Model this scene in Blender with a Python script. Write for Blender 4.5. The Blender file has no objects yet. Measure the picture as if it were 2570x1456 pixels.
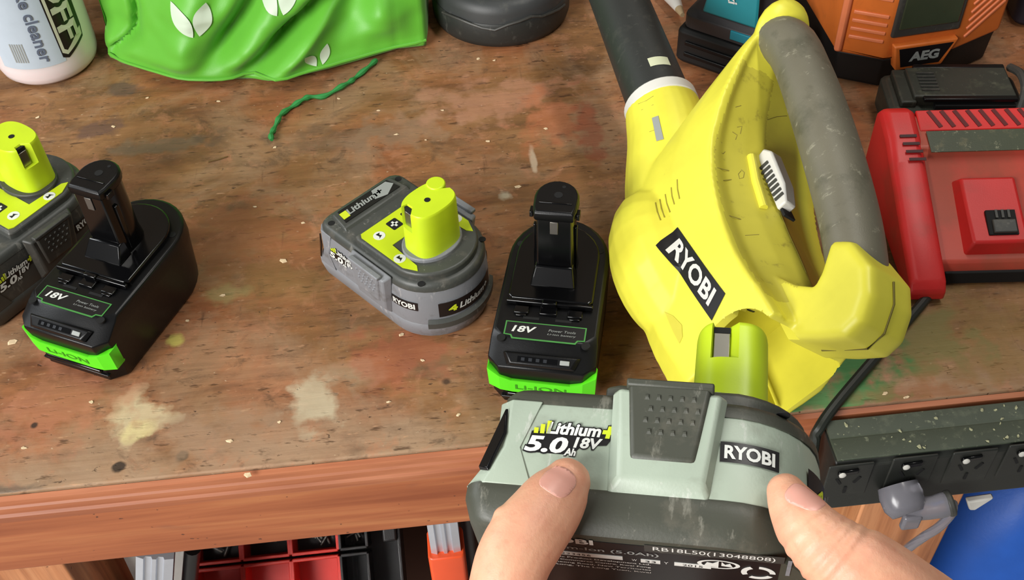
import bpy, bmesh, math, random
from math import sin, cos, pi, radians, sqrt
from mathutils import Vector, Matrix, noise
from mathutils.bvhtree import BVHTree
random.seed(7)
S = bpy.context.scene
COL = S.collection

# ---------------------------------------------------------------- camera
FPX, PW, PH = 2800.0, 2570, 1456          # focal length in pixels of the frame
CAM_LOC = Vector((0.0, -0.47658, 0.68))   # bench top is z = 0, its front edge y = 0
CAM_R = Vector((0.99422325, -0.10312694, -0.02974835))
CAM_U = Vector((0.09565885, 0.72568077, 0.68134925))
CAM_F = Vector((0.04867766, 0.68025896, -0.7313537))
cam = bpy.data.cameras.new('camera'); camo = bpy.data.objects.new('camera', cam)
COL.objects.link(camo)
m = Matrix((CAM_R, CAM_U, -CAM_F)).transposed().to_4x4(); m.translation = CAM_LOC
camo.matrix_world = m
cam.sensor_fit = 'HORIZONTAL'; cam.sensor_width = 36.0; cam.lens = 36.0 * FPX / PW
cam.clip_start = 0.01; cam.clip_end = 50
S.camera = camo

# ---------------------------------------------------------------- world, daylight, exposure
w = bpy.data.worlds.new('world'); S.world = w; w.use_nodes = True
bgn = w.node_tree.nodes['Background']
bgn.inputs[0].default_value = (0.93, 0.97, 1.0, 1); bgn.inputs[1].default_value = 0.11

def area(name, loc, target, sx, sy, power, col):
    l = bpy.data.lights.new(name, 'AREA'); l.shape = 'RECTANGLE'; l.size = sx; l.size_y = sy
    l.energy = power; l.color = col
    o = bpy.data.objects.new(name, l); COL.objects.link(o); o.location = loc
    o.rotation_euler = (Vector(target) - Vector(loc)).to_track_quat('-Z', 'Y').to_euler()
    return o
area('garage_door_daylight', (-2.3, -2.2, 1.75), (0, 0.2, 0), 1.8, 1.5, 168, (1.0, 0.985, 0.96))
area('window_daylight', (-2.4, 1.0, 1.8), (0, 0.2, 0), 1.2, 1.0, 34, (0.93, 0.97, 1.0))
area('ceiling_lamp', (0.75, 0.35, 1.9), (0.3, 0.25, 0), 1.2, 0.16, 13, (1.0, 0.97, 0.9))
S.view_settings.view_transform = 'Standard'; S.view_settings.look = 'None'
S.view_settings.gamma = 1; S.view_settings.use_curve_mapping = False
S.view_settings.exposure = 0.25

# ---------------------------------------------------------------- helpers
def ray(px, py):
    return CAM_F + CAM_R * ((px - PW / 2) / FPX) - CAM_U * ((py - PH / 2) / FPX)
def at(px, py, z=0.0):                     # point of the horizontal plane z (metres)
    r = ray(px, py); return CAM_LOC + r * ((z - CAM_LOC.z) / r.z)
def aty(px, py, y=0.0):                    # point of the vertical plane y
    r = ray(px, py); return CAM_LOC + r * ((y - CAM_LOC.y) / r.y)
def atd(px, py, d):                        # point at a distance d along the view axis
    return CAM_LOC + ray(px, py) * d

def srgb(r, g, b):
    f = lambda c: ((c / 255) / 12.92 if c / 255 <= 0.04045 else ((c / 255 + 0.055) / 1.055) ** 2.4)
    return (f(r), f(g), f(b), 1)

class NT:
    def __init__(s, name):
        s.m = bpy.data.materials.new(name); s.m.use_nodes = True
        s.t = s.m.node_tree; s.n = s.t.nodes; s.l = s.t.links
        s.b = s.n['Principled BSDF']
    def node(s, typ, **kw):
        nd = s.n.new(typ)
        for k, v in kw.items(): setattr(nd, k, v)
        return nd
    def link(s, a, b): s.l.new(a, b)
    def coord(s, scale=(1, 1, 1), loc=(0, 0, 0), rot=(0, 0, 0)):
        tc = s.node('ShaderNodeTexCoord'); mp = s.node('ShaderNodeMapping')
        s.link(tc.outputs['Object'], mp.inputs[0])
        mp.inputs['Scale'].default_value = scale; mp.inputs['Location'].default_value = loc
        mp.inputs['Rotation'].default_value = rot
        return mp.outputs[0]
    def noise(s, vec, scale, detail=4, rough=0.55, dist=0.0):
        nd = s.node('ShaderNodeTexNoise'); s.link(vec, nd.inputs['Vector'])
        nd.inputs['Scale'].default_value = scale; nd.inputs['Detail'].default_value = detail
        nd.inputs['Roughness'].default_value = rough; nd.inputs['Distortion'].default_value = dist
        return nd.outputs['Fac']
    def ramp(s, fac, stops):
        nd = s.node('ShaderNodeValToRGB'); s.link(fac, nd.inputs[0])
        e = nd.color_ramp.elements
        while len(e) < len(stops): e.new(0.5)
        for el, (p, c) in zip(e, stops):
            el.position = p; el.color = c if hasattr(c, '__len__') else (c, c, c, 1)
        return nd.outputs[0]
    def mix(s, fac, a, b, mode='MIX'):
        nd = s.node('ShaderNodeMix', data_type='RGBA', blend_type=mode)
        for sock, v in ((nd.inputs[0], fac), (nd.inputs[6], a), (nd.inputs[7], b)):
            if hasattr(v, 'is_output'): s.link(v, sock)
            elif hasattr(v, '__len__'): sock.default_value = v
            else: sock.default_value = v
        return nd.outputs[2]
    def math(s, op, a, b=0.0, clamp=False):
        nd = s.node('ShaderNodeMath', operation=op, use_clamp=clamp)
        for sock, v in ((nd.inputs[0], a), (nd.inputs[1], b)):
            if hasattr(v, 'is_output'): s.link(v, sock)
            else: sock.default_value = v
        return nd.outputs[0]
    def bump(s, h, strength=0.3, dist=0.001):
        nd = s.node('ShaderNodeBump'); s.link(h, nd.inputs['Height'])
        nd.inputs['Strength'].default_value = strength; nd.inputs['Distance'].default_value = dist
        s.link(nd.outputs[0], s.b.inputs['Normal'])
    def set(s, **kw):
        for k, v in kw.items():
            sock = s.b.inputs[k.replace('_', ' ')]
            if hasattr(v, 'is_output'): s.link(v, sock)
            else: sock.default_value = v
        return s.m

def plastic(name, col, rough=0.45, dirt=0.0, dcol=(60, 55, 45), dscale=90, grain=0.12, gscale=900, scuff=0.0, scol=(200, 200, 195), spec=0.5, thr=0.55):
    """moulded plastic with optional blotches of dirt and pale scuffs"""
    n = NT(name); c = srgb(*col); v = n.coord()
    base = n.mix(n.ramp(n.noise(v, 35, 3), [(0.3, 0.0), (0.75, 1.0)]), c, tuple(x * 0.88 for x in c[:3]) + (1,))
    if dirt:
        f = n.ramp(n.noise(v, dscale, 6, 0.65), [(thr, 0.0), (thr + 0.13, dirt)])
        base = n.mix(f, base, srgb(*dcol))
    if scuff:
        v2 = n.coord(scale=(1, 1, 0.35))
        f = n.ramp(n.noise(v2, 140, 5, 0.7), [(0.6, 0.0), (0.68, scuff)])
        base = n.mix(f, base, srgb(*scol))
    n.bump(n.noise(v, gscale, 2), grain, 0.0004)
    return n.set(Base_Color=base, Roughness=rough, Specular_IOR_Level=spec)
def flat(name, col, rough=0.5, metal=0.0, spec=0.5):
    n = NT(name); c = srgb(*col); v = n.coord()
    base = n.mix(n.noise(v, 60, 3), c, tuple(x * 0.85 for x in c[:3]) + (1,))
    return n.set(Base_Color=base, Roughness=rough, Metallic=metal, Specular_IOR_Level=spec)

# geometry: (verts, faces) in millimetres
def join(*gs):
    V, Fc = [], []
    for g in gs:
        o = len(V); V += [Vector(v) for v in g[0]]; Fc += [tuple(i + o for i in f) for f in g[1]]
    return V, Fc
def xf(g, M=None, t=None, rz=None):
    if M is None:
        M = Matrix.Rotation(rz or 0, 4, 'Z'); M.translation = Vector(t or (0, 0, 0))
    return [M @ Vector(v) for v in g[0]], g[1]
def loft(rings, cap0=True, cap1=True, closed=True):
    n = len(rings[0]); V = [Vector(p) for r in rings for p in r]; Fc = []
    for i in range(len(rings) - 1):
        for j in range(n if closed else n - 1):
            a = i * n + j; b = i * n + (j + 1) % n
            Fc.append((a, b, b + n, a + n))
    if cap0: Fc.append(tuple(reversed(range(n))))
    if cap1: Fc.append(tuple(range((len(rings) - 1) * n, len(rings) * n)))
    return V, Fc
def box(cx, cy, cz, sx, sy, sz, rz=0, top=1.0):
    r = []
    for z, k in ((-sz / 2, 1), (sz / 2, top)):
        r.append([(x * sx / 2 * k, y * sy / 2 * k, z) for x, y in ((-1, -1), (1, -1), (1, 1), (-1, 1))])
    return xf(loft(r), t=(cx, cy, cz), rz=rz)
def prism(poly, z0, z1):
    return loft([[(x, y, z0) for x, y in poly], [(x, y, z1) for x, y in poly]])
def rrect(x0, x1, y0, y1, r, n=5):
    P = []
    for cx, cy, a0 in ((x1 - r, y0 + r, -90), (x1 - r, y1 - r, 0), (x0 + r, y1 - r, 90), (x0 + r, y0 + r, 180)):
        for k in range(n + 1):
            a = radians(a0 + 90 * k / n); P.append((cx + r * cos(a), cy + r * sin(a)))
    return P
def circle(r, n=24, cx=0, cy=0, ry=None):
    return [(cx + r * cos(2 * pi * k / n), cy + (ry or r) * sin(2 * pi * k / n)) for k in range(n)]
def lathe(prof, n=40):
    return loft([[(r * cos(2 * pi * k / n), r * sin(2 * pi * k / n), z) for k in range(n)] for r, z in prof])
def catmull(pts, k=6):
    P = [Vector(p) for p in pts]; out = []
    for i in range(len(P) - 1):
        p0 = P[max(i - 1, 0)]; p1 = P[i]; p2 = P[i + 1]; p3 = P[min(i + 2, len(P) - 1)]
        for j in range(k):
            t = j / k
            out.append(0.5 * ((2 * p1) + (p2 - p0) * t + (2 * p0 - 5 * p1 + 4 * p2 - p3) * t * t + (3 * p1 - p0 - 3 * p2 + p3) * t ** 3))
    out.append(P[-1]); return out
def sweep(pts, rad, n=12, up=(0, 0, 1), shape=None):
    """tube along pts; rad: number, list of numbers or of (side, up) pairs"""
    P = [Vector(p) for p in pts]; rings = []
    upv = Vector(up)
    for i, p in enumerate(P):
        t = (P[min(i + 1, len(P) - 1)] - P[max(i - 1, 0)]).normalized()
        a = t.cross(upv)
        if a.length < 1e-4: a = t.cross(Vector((1, 0, 0.01)))
        a.normalize(); b = a.cross(t)
        r = rad[i] if isinstance(rad, (list, tuple)) else rad
        ra, rb = r if isinstance(r, (list, tuple)) else (r, r)
        rings.append([p + a * (ra * x) + b * (rb * y) for x, y in (shape or circle(1, n))])
    return loft(rings)

def setm(me, mat):
    me.materials.append(mat)
def mk(name, g, mat, parent=None, smooth=35, bevel=0.0, seg=2, scale=0.001, sub=0, mods=None):
    me = bpy.data.meshes.new(name)
    me.from_pydata([Vector(v) * scale for v in g[0]], [], g[1]); me.update()
    bm = bmesh.new(); bm.from_mesh(me); bmesh.ops.recalc_face_normals(bm, faces=bm.faces); bm.to_mesh(me); bm.free()
    if smooth:
        me.polygons.foreach_set('use_smooth', [True] * len(me.polygons))
        me.set_sharp_from_angle(angle=radians(smooth))
    setm(me, mat)
    o = bpy.data.objects.new(name, me); COL.objects.link(o)
    if parent: o.parent = parent
    if bevel:
        b = o.modifiers.new('bevel', 'BEVEL'); b.width = bevel * scale; b.segments = seg
        b.limit_method = 'ANGLE'; b.angle_limit = radians(32); b.harden_normals = False
    if sub:
        s = o.modifiers.new('sub', 'SUBSURF'); s.levels = sub; s.render_levels = sub
    return o
def tag(o, label, cat, group=None, kind=None):
    o['label'] = label; o['category'] = cat
    if group: o['group'] = group
    if kind: o['kind'] = kind
    return o
def thing(name, label, cat, M=None, group=None):
    o = bpy.data.objects.new(name, None); COL.objects.link(o); o.empty_display_size = 0.02
    if M is not None: o.matrix_world = M
    return tag(o, label, cat, group)
def place(x, y, z=0, rz=0, rx=0, ry=0):
    M = Matrix.Rotation(radians(rz), 4, 'Z') @ Matrix.Rotation(radians(ry), 4, 'Y') @ Matrix.Rotation(radians(rx), 4, 'X')
    M.translation = (x, y, z); return M
def copy_tree(o, parent=None):
    c = o.copy(); COL.objects.link(c); c.parent = parent
    for ch in o.children: copy_tree(ch, c)
    return c

_txt = {}
def text_geo(s, size, bold=0.0, shear=0.0, spacing=1.0, width=None):
    """flat outline of lettering in mm, centred at the origin"""
    cu = bpy.data.curves.new('lettering', 'FONT'); cu.body = s; cu.size = 1.0; cu.shear = shear
    cu.offset = bold; cu.space_character = spacing; cu.align_x = 'CENTER'; cu.align_y = 'CENTER'; cu.resolution_u = 3
    o = bpy.data.objects.new('lettering', cu); COL.objects.link(o)
    dg = bpy.context.evaluated_depsgraph_get()
    me = bpy.data.meshes.new_from_object(o.evaluated_get(dg))
    V = [v.co.copy() for v in me.vertices]; Fc = [tuple(p.vertices) for p in me.polygons]
    bpy.data.objects.remove(o); bpy.data.meshes.remove(me); bpy.data.curves.remove(cu)
    x0, x1 = min(v.x for v in V), max(v.x for v in V); y0, y1 = min(v.y for v in V), max(v.y for v in V)
    k = size / (y1 - y0); kx = (width / (x1 - x0)) if width else k
    return [Vector(((v.x - (x0 + x1) / 2) * kx, (v.y - (y0 + y1) / 2) * k, 0)) for v in V], Fc
def basis(o, ex, ey, ez=None):
    ex, ey = Vector(ex).normalized(), Vector(ey).normalized(); ez = ex.cross(ey)
    M = Matrix((ex, ey, ez)).transposed().to_4x4(); M.translation = Vector(o); return M
def lettering(name, s, size, mat, parent, M, lift=0.15, fn=None, **kw):
    g = text_geo(s, size, **kw); g = ([Vector((v.x, v.y, lift)) for v in g[0]], g[1])
    g = xf(g, M)
    if fn: g = ([fn(v) for v in g[0]], g[1])
    return mk(name, g, mat, parent, smooth=0)
def hit(bvh, M, px, py):
    """where the line of sight through a pixel meets an object, in the object's own mm, and the normal there"""
    Mi = M.inverted(); o = Mi @ CAM_LOC; d = (Mi.to_3x3() @ ray(px, py)).normalized()
    h = bvh.ray_cast(o, d); return (h[0] * 1000, h[1]) if h[0] else (None, None)
def world_bvh(o):
    dg = bpy.context.evaluated_depsgraph_get(); e = o.evaluated_get(dg)
    return BVHTree.FromObject(e, dg)
def drape(g, bvh, d, lift, back=60):
    """press flat geometry onto a surface along direction d (all in the object's own mm)"""
    d = Vector(d).normalized(); V = []
    for v in g[0]:
        h = bvh.ray_cast((Vector(v) - d * back) * 0.001, d)
        if h[0] is None:
            h = bvh.find_nearest(Vector(v) * .001); V.append(h[0] * 1000 + h[1] * lift)
        else: V.append(h[0] * 1000 - d * lift)
    return V, g[1]
def grid_poly(poly, step):
    """triangulated and subdivided flat polygon, so that it can be draped"""
    bm = bmesh.new(); bm.faces.new([bm.verts.new(p) for p in poly])
    bmesh.ops.triangulate(bm, faces=bm.faces[:])
    for _ in range(7):
        es = [e for e in bm.edges if e.calc_length() > step]
        if not es: break
        bmesh.ops.subdivide_edges(bm, edges=es, cuts=1); bmesh.ops.triangulate(bm, faces=bm.faces[:])
    bm.verts.index_update()
    g = ([v.co.copy() for v in bm.verts], [tuple(v.index for v in f.verts) for f in bm.faces]); bm.free(); return g

# ---------------------------------------------------------------- materials
def bench_material():
    n = NT('worn_bench_wood'); v = n.coord()
    vg = n.coord(scale=(4.5, 15, 26)); vf = n.coord(scale=(9, 160, 60))
    g1 = n.noise(vg, 2.2, 6, 0.62, 0.6); g2 = n.noise(vf, 1.6, 5, 0.6)
    big = n.noise(v, 5.5, 5, 0.6, 0.4); mid = n.noise(v, 16, 6, 0.62, 0.3)
    wood = n.ramp(g1, [(0.3, srgb(98, 68, 38)), (0.5, srgb(134, 94, 56)), (0.7, srgb(156, 114, 74))])
    red = n.ramp(g1, [(0.3, srgb(116, 66, 38)), (0.6, srgb(164, 98, 60))])
    base = n.mix(n.ramp(big, [(0.46, 0.0), (0.62, 0.85)]), wood, red)
    worn = n.ramp(n.noise(v, 9, 6, 0.65, 0.8), [(0.47, 0.0), (0.62, 0.6)])
    base = n.mix(worn, base, srgb(156, 126, 96))
    # paler, bare wood along the front edge of the bench
    sep = n.node('ShaderNodeSeparateXYZ'); n.link(v, sep.inputs[0])
    fr = n.math('ADD', n.math('MULTIPLY', sep.outputs[1], -9.0), n.math('MULTIPLY', mid, 1.7))
    fr = n.ramp(fr, [(0.35, 0.0), (0.85, 0.75)])
    base = n.mix(fr, base, srgb(164, 136, 108))
    dark = n.ramp(n.noise(n.coord(scale=(1, 2.2, 1), loc=(3.1, 1.7, 0)), 13, 6, 0.7), [(0.52, 0.0), (0.7, 0.6)])
    base = n.mix(dark, base, srgb(84, 58, 40))
    pits = n.ramp(n.noise(n.coord(scale=(1, 2.5, 1)), 70, 4, 0.6), [(0.66, 0.0), (0.74, 0.8)])
    base = n.mix(pits, base, srgb(56, 40, 30))
    blot = n.ramp(n.noise(n.coord(loc=(7, 3, 0)), 38, 7, 0.7, 0.5), [(0.55, 0.0), (0.66, 0.5)])
    base = n.mix(blot, base, srgb(178, 122, 88))
    blot = n.ramp(n.noise(n.coord(loc=(1, 9, 0)), 30, 7, 0.72, 0.6), [(0.57, 0.0), (0.68, 0.55)])
    base = n.mix(blot, base, srgb(74, 56, 42))
    scr = n.ramp(n.noise(n.coord(scale=(60, 5, 5), loc=(2, 0, 0)), 2.0, 4, 0.6), [(0.67, 0.0), (0.75, 0.5)])
    base = n.mix(scr, base, srgb(80, 50, 34))
    dash = n.ramp(n.noise(n.coord(scale=(22, 75, 20), rot=(0, 0, .08), loc=(5, 1, 0)), 2.2, 3, 0.6), [(0.60, 0.0), (0.70, 0.75)])
    base = n.mix(dash, base, srgb(72, 46, 26))
    dash2 = n.ramp(n.noise(n.coord(scale=(26, 70, 20), rot=(0, 0, .1), loc=(0, 4, 0)), 2.6, 3, 0.6), [(0.64, 0.0), (0.73, 0.6)])
    base = n.mix(dash2, base, srgb(190, 146, 110))
    dent = n.ramp(n.noise(n.coord(scale=(1, 1.6, 1), loc=(8, 8, 0)), 88, 3, 0.6), [(0.68, 0.0), (0.73, 0.85)])
    base = n.mix(dent, base, srgb(58, 40, 26))
    fine = n.ramp(g2, [(0.4, 0.0), (0.7, 0.22)])
    base = n.mix(fine, base, srgb(86, 60, 42))
    specks = n.ramp(n.noise(v, 210, 2, 0.5), [(0.73, 0.0), (0.77, 0.55)])
    base = n.mix(specks, base, srgb(196, 172, 140))
    wob = n.node('ShaderNodeTexNoise'); n.link(v, wob.inputs['Vector']); wob.inputs['Scale'].default_value = 45; wob.inputs['Detail'].default_value = 5
    spots = [  # px, py, half width and depth in mm, colour, strength
        (345, 1045, 30, 26, (196, 180, 142), .75), (790, 1010, 22, 30, (190, 178, 148), .7), (870, 945, 34, 18, (160, 140, 112), .5),
        (345, 1085, 16, 10, (206, 190, 130), .6), (440, 858, 8, 8, (190, 180, 90), .8), (460, 1145, 5, 5, (48, 42, 28), .9), (1100, 905, 20, 12, (120, 92, 64), .5),
        (1340, 405, 3, 22, (196, 176, 150), .7), (1270, 492, 9, 7, (196, 186, 160), .6), (315, 222, 26, 14, (84, 70, 62), .7),
        (255, 322, 26, 20, (88, 66, 62), .6), (400, 365, 60, 14, (110, 96, 76), .6), (545, 350, 20, 14, (84, 66, 50), .6),
        (870, 340, 70, 22, (96, 74, 56), .55), (1000, 330, 60, 30, (146, 118, 92), .5), (1250, 250, 80, 40, (178, 128, 100), .55),
        (1380, 300, 36, 50, (176, 104, 66), .6), (1480, 330, 14, 60, (132, 66, 44), .6), (600, 600, 90, 60, (150, 90, 54), .5),
        (150, 1010, 60, 40, (172, 112, 82), .55), (560, 1090, 60, 26, (150, 122, 96), .6), (1000, 900, 50, 36, (160, 86, 58), .5),
        (700, 700, 50, 34, (118, 92, 50), .5), (560, 740, 22, 14, (150, 140, 90), .5), (1120, 960, 4, 4, (40, 28, 20), .8),
        (1460, 960, 40, 50, (96, 58, 40), .5), (200, 430, 50, 20, (160, 108, 80), .5), (2450, 850, 80, 70, (132, 104, 58), .6), (2340, 860, 44, 34, (112, 108, 62), .7),
        (2090, 940, 44, 60, (70, 128, 70), .95), (2150, 905, 36, 44, (60, 112, 60), .8), (2060, 1000, 50, 20, (88, 140, 84), .9),
        (2330, 1000, 60, 20, (150, 92, 58), .5), (85, 1068, 3, 3, (40, 30, 24), .9), (300, 1172, 5, 4, (40, 30, 24), .9), (30, 1230, 40, 8, (80, 74, 66), .6)]
    for px, py, a, b, col, k in spots:
        p = at(px, py)
        mp = n.node('ShaderNodeMapping'); n.link(v, mp.inputs[0])
        mp.inputs['Location'].default_value = (-p.x * 1000 / a, -p.y * 1000 / b, 0)
        mp.inputs['Scale'].default_value = (1000 / a, 1000 / b, 1000)
        ln = n.node('ShaderNodeVectorMath', operation='LENGTH'); n.link(mp.outputs[0], ln.inputs[0])
        d = n.math('ADD', ln.outputs['Value'], n.math('MULTIPLY', n.math('SUBTRACT', wob.outputs['Fac'], 0.5), 3.2))
        f = n.ramp(d, [(0.45, k), (1.0, 0.0)])
        base = n.mix(f, base, srgb(*col))
    h = n.math('ADD', n.math('MULTIPLY', n.math('ADD', g1, n.math('MULTIPLY', n.math('ADD', dash, dent), -.7)), 0.6), n.math('ADD', n.math('MULTIPLY', g2, 0.35), n.math('MULTIPLY', mid, 0.5)))
    n.bump(h, 0.6, 0.0018)
    rough = n.ramp(mid, [(0.3, 0.5), (0.7, 0.78)])
    return n.set(Base_Color=base, Roughness=rough, Specular_IOR_Level=0.35)
def pine(name, c1, c2, c3, axis='x', knots=True):
    n = NT(name); sc = {'x': (1.6, 30, 30), 'z': (30, 30, 1.6)}[axis]
    v = n.coord(scale=sc); g = n.noise(v, 1.7, 5, 0.55, 0.5); g2 = n.noise(v, 7, 4, 0.6)
    base = n.ramp(g, [(0.32, srgb(*c1)), (0.5, srgb(*c2)), (0.66, srgb(*c3))])
    base = n.mix(n.ramp(g2, [(0.45, 0.0), (0.7, 0.4)]), base, srgb(*c1))
    if knots:
        k = n.noise(n.coord(scale=(3, 9, 9)), 2.6, 3, 0.5)
        base = n.mix(n.ramp(k, [(0.66, 0.0), (0.76, 0.65)]), base, srgb(98, 66, 58))
        k = n.noise(n.coord(scale=(1, 1.4, 1.4), loc=(4, 2, 1)), 150, 1, 0.5)
        base = n.mix(n.ramp(k, [(0.76, 0.0), (0.79, 0.8)]), base, srgb(70, 38, 24))
    n.bump(g2, 0.25, 0.0008)
    return n.set(Base_Color=base, Roughness=0.5)
M_bench = bench_material()
M_edge = pine('orange_stained_pine', (140, 72, 38), (168, 96, 56), (184, 116, 70))
M_strip = pine('moulded_pine_strip', (130, 70, 44), (164, 96, 60), (180, 114, 78), knots=False)
M_leg = pine('leg_pine', (140, 84, 50), (186, 120, 76), (206, 142, 96), axis='z')
M_floor = plastic('concrete', (176, 170, 164), 0.85, dirt=0.4, dcol=(110, 104, 98), dscale=9)
M_wall = plastic('painted_wall', (118, 106, 92), 0.85, dirt=0.3, dcol=(80, 70, 60), dscale=6)
M_under = flat('dark_chipboard', (70, 40, 26), 0.8)
M_black = plastic('black_abs', (9, 9, 10), 0.34, grain=0.08, dirt=0.2, dcol=(28, 28, 26), dscale=60, spec=.35)
M_blackgloss = plastic('gloss_black', (6, 6, 7), 0.16, grain=0.02, spec=.45)
M_blackmatte = plastic('matt_black', (12, 12, 12), 0.6)
M_hole = flat('deep_recess', (5, 5, 5), 0.8)
M_grnband = flat('neon_green', (96, 236, 34), 0.4)
M_grnline = flat('label_green', (70, 140, 66), 0.5)
M_white = flat('print_white', (222, 224, 218), 0.5)
M_grey = flat('print_grey', (150, 154, 150), 0.5)
M_lime = plastic('lime_stem', (200, 226, 34), 0.38, dirt=0.5, dcol=(60, 64, 20), dscale=150, grain=0.05, thr=0.68)
M_limeprint = flat('lime_sticker', (196, 216, 30), 0.35)
M_dimmetal = flat('dull_contact', (120, 116, 110), .4, .7)
M_metal = flat('contact_metal', (176, 172, 160), 0.32, 1.0)
M_gshell = plastic('battery_grey_side', (128, 130, 134), 0.5, dirt=0.5, dcol=(84, 80, 74), dscale=55, scuff=0.5, scol=(176, 172, 170))
M_gtop = plastic('battery_dark_top', (66, 68, 64), 0.45, dirt=0.5, dcol=(96, 92, 84), dscale=60, scuff=0.35, scol=(150, 148, 140))
M_gdark = plastic('battery_dark_base', (58, 58, 54), 0.5, dirt=0.4, dcol=(92, 88, 78), dscale=70, scuff=0.3, scol=(130, 126, 116))
M_hshell = plastic('held_battery_side', (164, 177, 160), 0.42, dirt=0.35, dcol=(120, 122, 108), dscale=45, scuff=0.55, scol=(196, 198, 190))
M_hdark = plastic('held_battery_dark', (66, 68, 58), 0.48, dirt=0.4, dcol=(98, 94, 82), dscale=70, scuff=0.45, scol=(140, 138, 126))
M_lblack = flat('label_black', (20, 18, 20), 0.4)
M_lime2 = flat('print_lime', (206, 222, 40), 0.5)

# ---------------------------------------------------------------- the place: floor, wall, bench
mk('floor', box(0, 0, -905, 6000, 6000, 10), M_floor)['kind'] = 'structure'
mk('wall_back', box(0, 935, 300, 3400, 30, 2400), M_wall)['kind'] = 'structure'

bench = thing('workbench', 'worn reddish-brown wooden workbench with paint-stained top carrying tools and batteries', 'workbench')
mk('bench_top', box(0, 460, -9, 2200, 912, 18), M_bench, bench, bevel=1.5)
# moulded edge: a thin strip with two grooves, then the deep front board
strip = [(0, -3), (-4, -4.5), (-5, -9), (-3.6, -10.5), (-5.4, -12), (-6.4, -17), (-5, -19), (-6.8, -21), (-7, -27), (0, -27)]
mk('edge_strip', loft([[(x, y + 3.5, z) for y, z in strip] for x in (-1100, 1100)]), M_strip, bench)
mk('front_board', box(0, 9, -60, 2200, 22, 72), M_edge, bench, bevel=2.0)
mk('leg', box(-388, 66, -500, 92, 92, 800), M_leg, bench, bevel=2)
lg = aty(2215, 1270, 0.0)
mk('leg', box(lg.x * 1000 + 26, 43, -498, 88, 86, 804), M_leg, bench, bevel=2)
mk('rail', box(0, 480, -60, 2100, 40, 60), M_under, bench, bevel=2)

def chip_geo(k):
    rnd = random.Random(k); n = rnd.randint(5, 7); P = []
    for i in range(n):
        a = 2 * pi * i / n; r = rnd.uniform(0.6, 1.2)
        P.append((r * cos(a), r * sin(a) * 0.6))
    return loft([[(x, y, 0) for x, y in P], [(x * 0.8 + 0.1, y * 0.8, 0.45 + 0.25 * sin(x * 3 + k)) for x, y in P]])
M_chip = flat('pale_wood_chip', (222, 196, 158), 0.7)
chips = [(575, 1107, 3.2), (620, 1192, 4.2), (690, 370, 2.6), (850, 248, 2.2), (1300, 470, 4.4), (1225, 355, 2.4), (1110, 277, 2), (994, 338, 2.4),
         (1068, 352, 2), (950, 278, 2.2), (285, 318, 3), (548, 255, 2.4), (370, 246, 2.2), (95, 295, 2.4), (710, 655, 4.4), (560, 742, 3.4), (30, 858, 5.5),
         (1170, 548, 3.4), (1180, 560, 2.6), (1240, 152, 2.2), (1200, 148, 2.4), (1370, 323, 2.6), (1008, 840, 3), (60, 1125, 2.6), (470, 805, 2.4), (640, 520, 2),
         (760, 560, 2.2), (1150, 1042, 2.6), (1060, 905, 2.2), (2222, 988, 3), (2275, 998, 2.4), (700, 1060, 2.2), (975, 1010, 2.2), (230, 1010, 2.4)]
chip_near = ['front edge of the bench below the cream paint stain', 'moulded edge of the bench', 'tip of the green string', 'curve of the green string', 'bare wood behind the black battery nearest the blower',
             'bare wood between the black battery and the round black base', 'bare wood in front of the round black base', 'far bench midway between green string and blower', 'far bench closest to the grey battery stem', 'right of the green string',
             'bare wood before the white spray bottle', 'front of the green bag', 'bare wood between bottle and green bag', 'bare wood left of the bottle',
             'bare wood between the black and grey batteries', 'bare wood beside the left black battery', 'bench left of the neon green band', 'bench right behind the lime stem of the grey battery', 'bench against the round end of the grey battery',
             'bench directly before the round black base, right of its twin', 'bench directly before the round black base, left of its twin', 'bare wood left of the blower nozzle', 'bench at the nearest corner of the grey battery', 'front left corner of the bench', 'right flank of the left black battery',
             'bench between left black and grey batteries, nearer the left', 'bench between left black and grey batteries, nearer the grey', 'front of the bench beside the held battery', 'front of the grey battery', 'bench behind the power strip, nearer the cable', 'bench behind the power strip, farther from the cable',
             'bench just left of the cream paint blot', 'bench right of the cream paint blot', 'front left of the bench']
for k, ((px, py, s), near) in enumerate(zip(chips, chip_near)):
    p = at(px, py); g = chip_geo(k); g = ([Vector((v.x * s, v.y * s, v.z)) for v in g[0]], g[1])
    o = mk('wood_chip', g, M_chip, smooth=0); o.location = (p.x, p.y, 0.0002); o.rotation_euler.z = random.uniform(-0.6, 0.6)
    tag(o, 'tiny pale wood chip on ' + near, 'wood chip', 'wood chips on the bench')
p = at(548, 402)
o = mk('wood_splinter', sweep([(-9, -2, .8), (0, 0, .8), (9, 3.5, .8)], 0.6, 6), flat('splinter', (110, 84, 40), .7)); o.location = p
tag(o, 'thin dark straw-like splinter lying on the bench below the green string', 'splinter')

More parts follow.
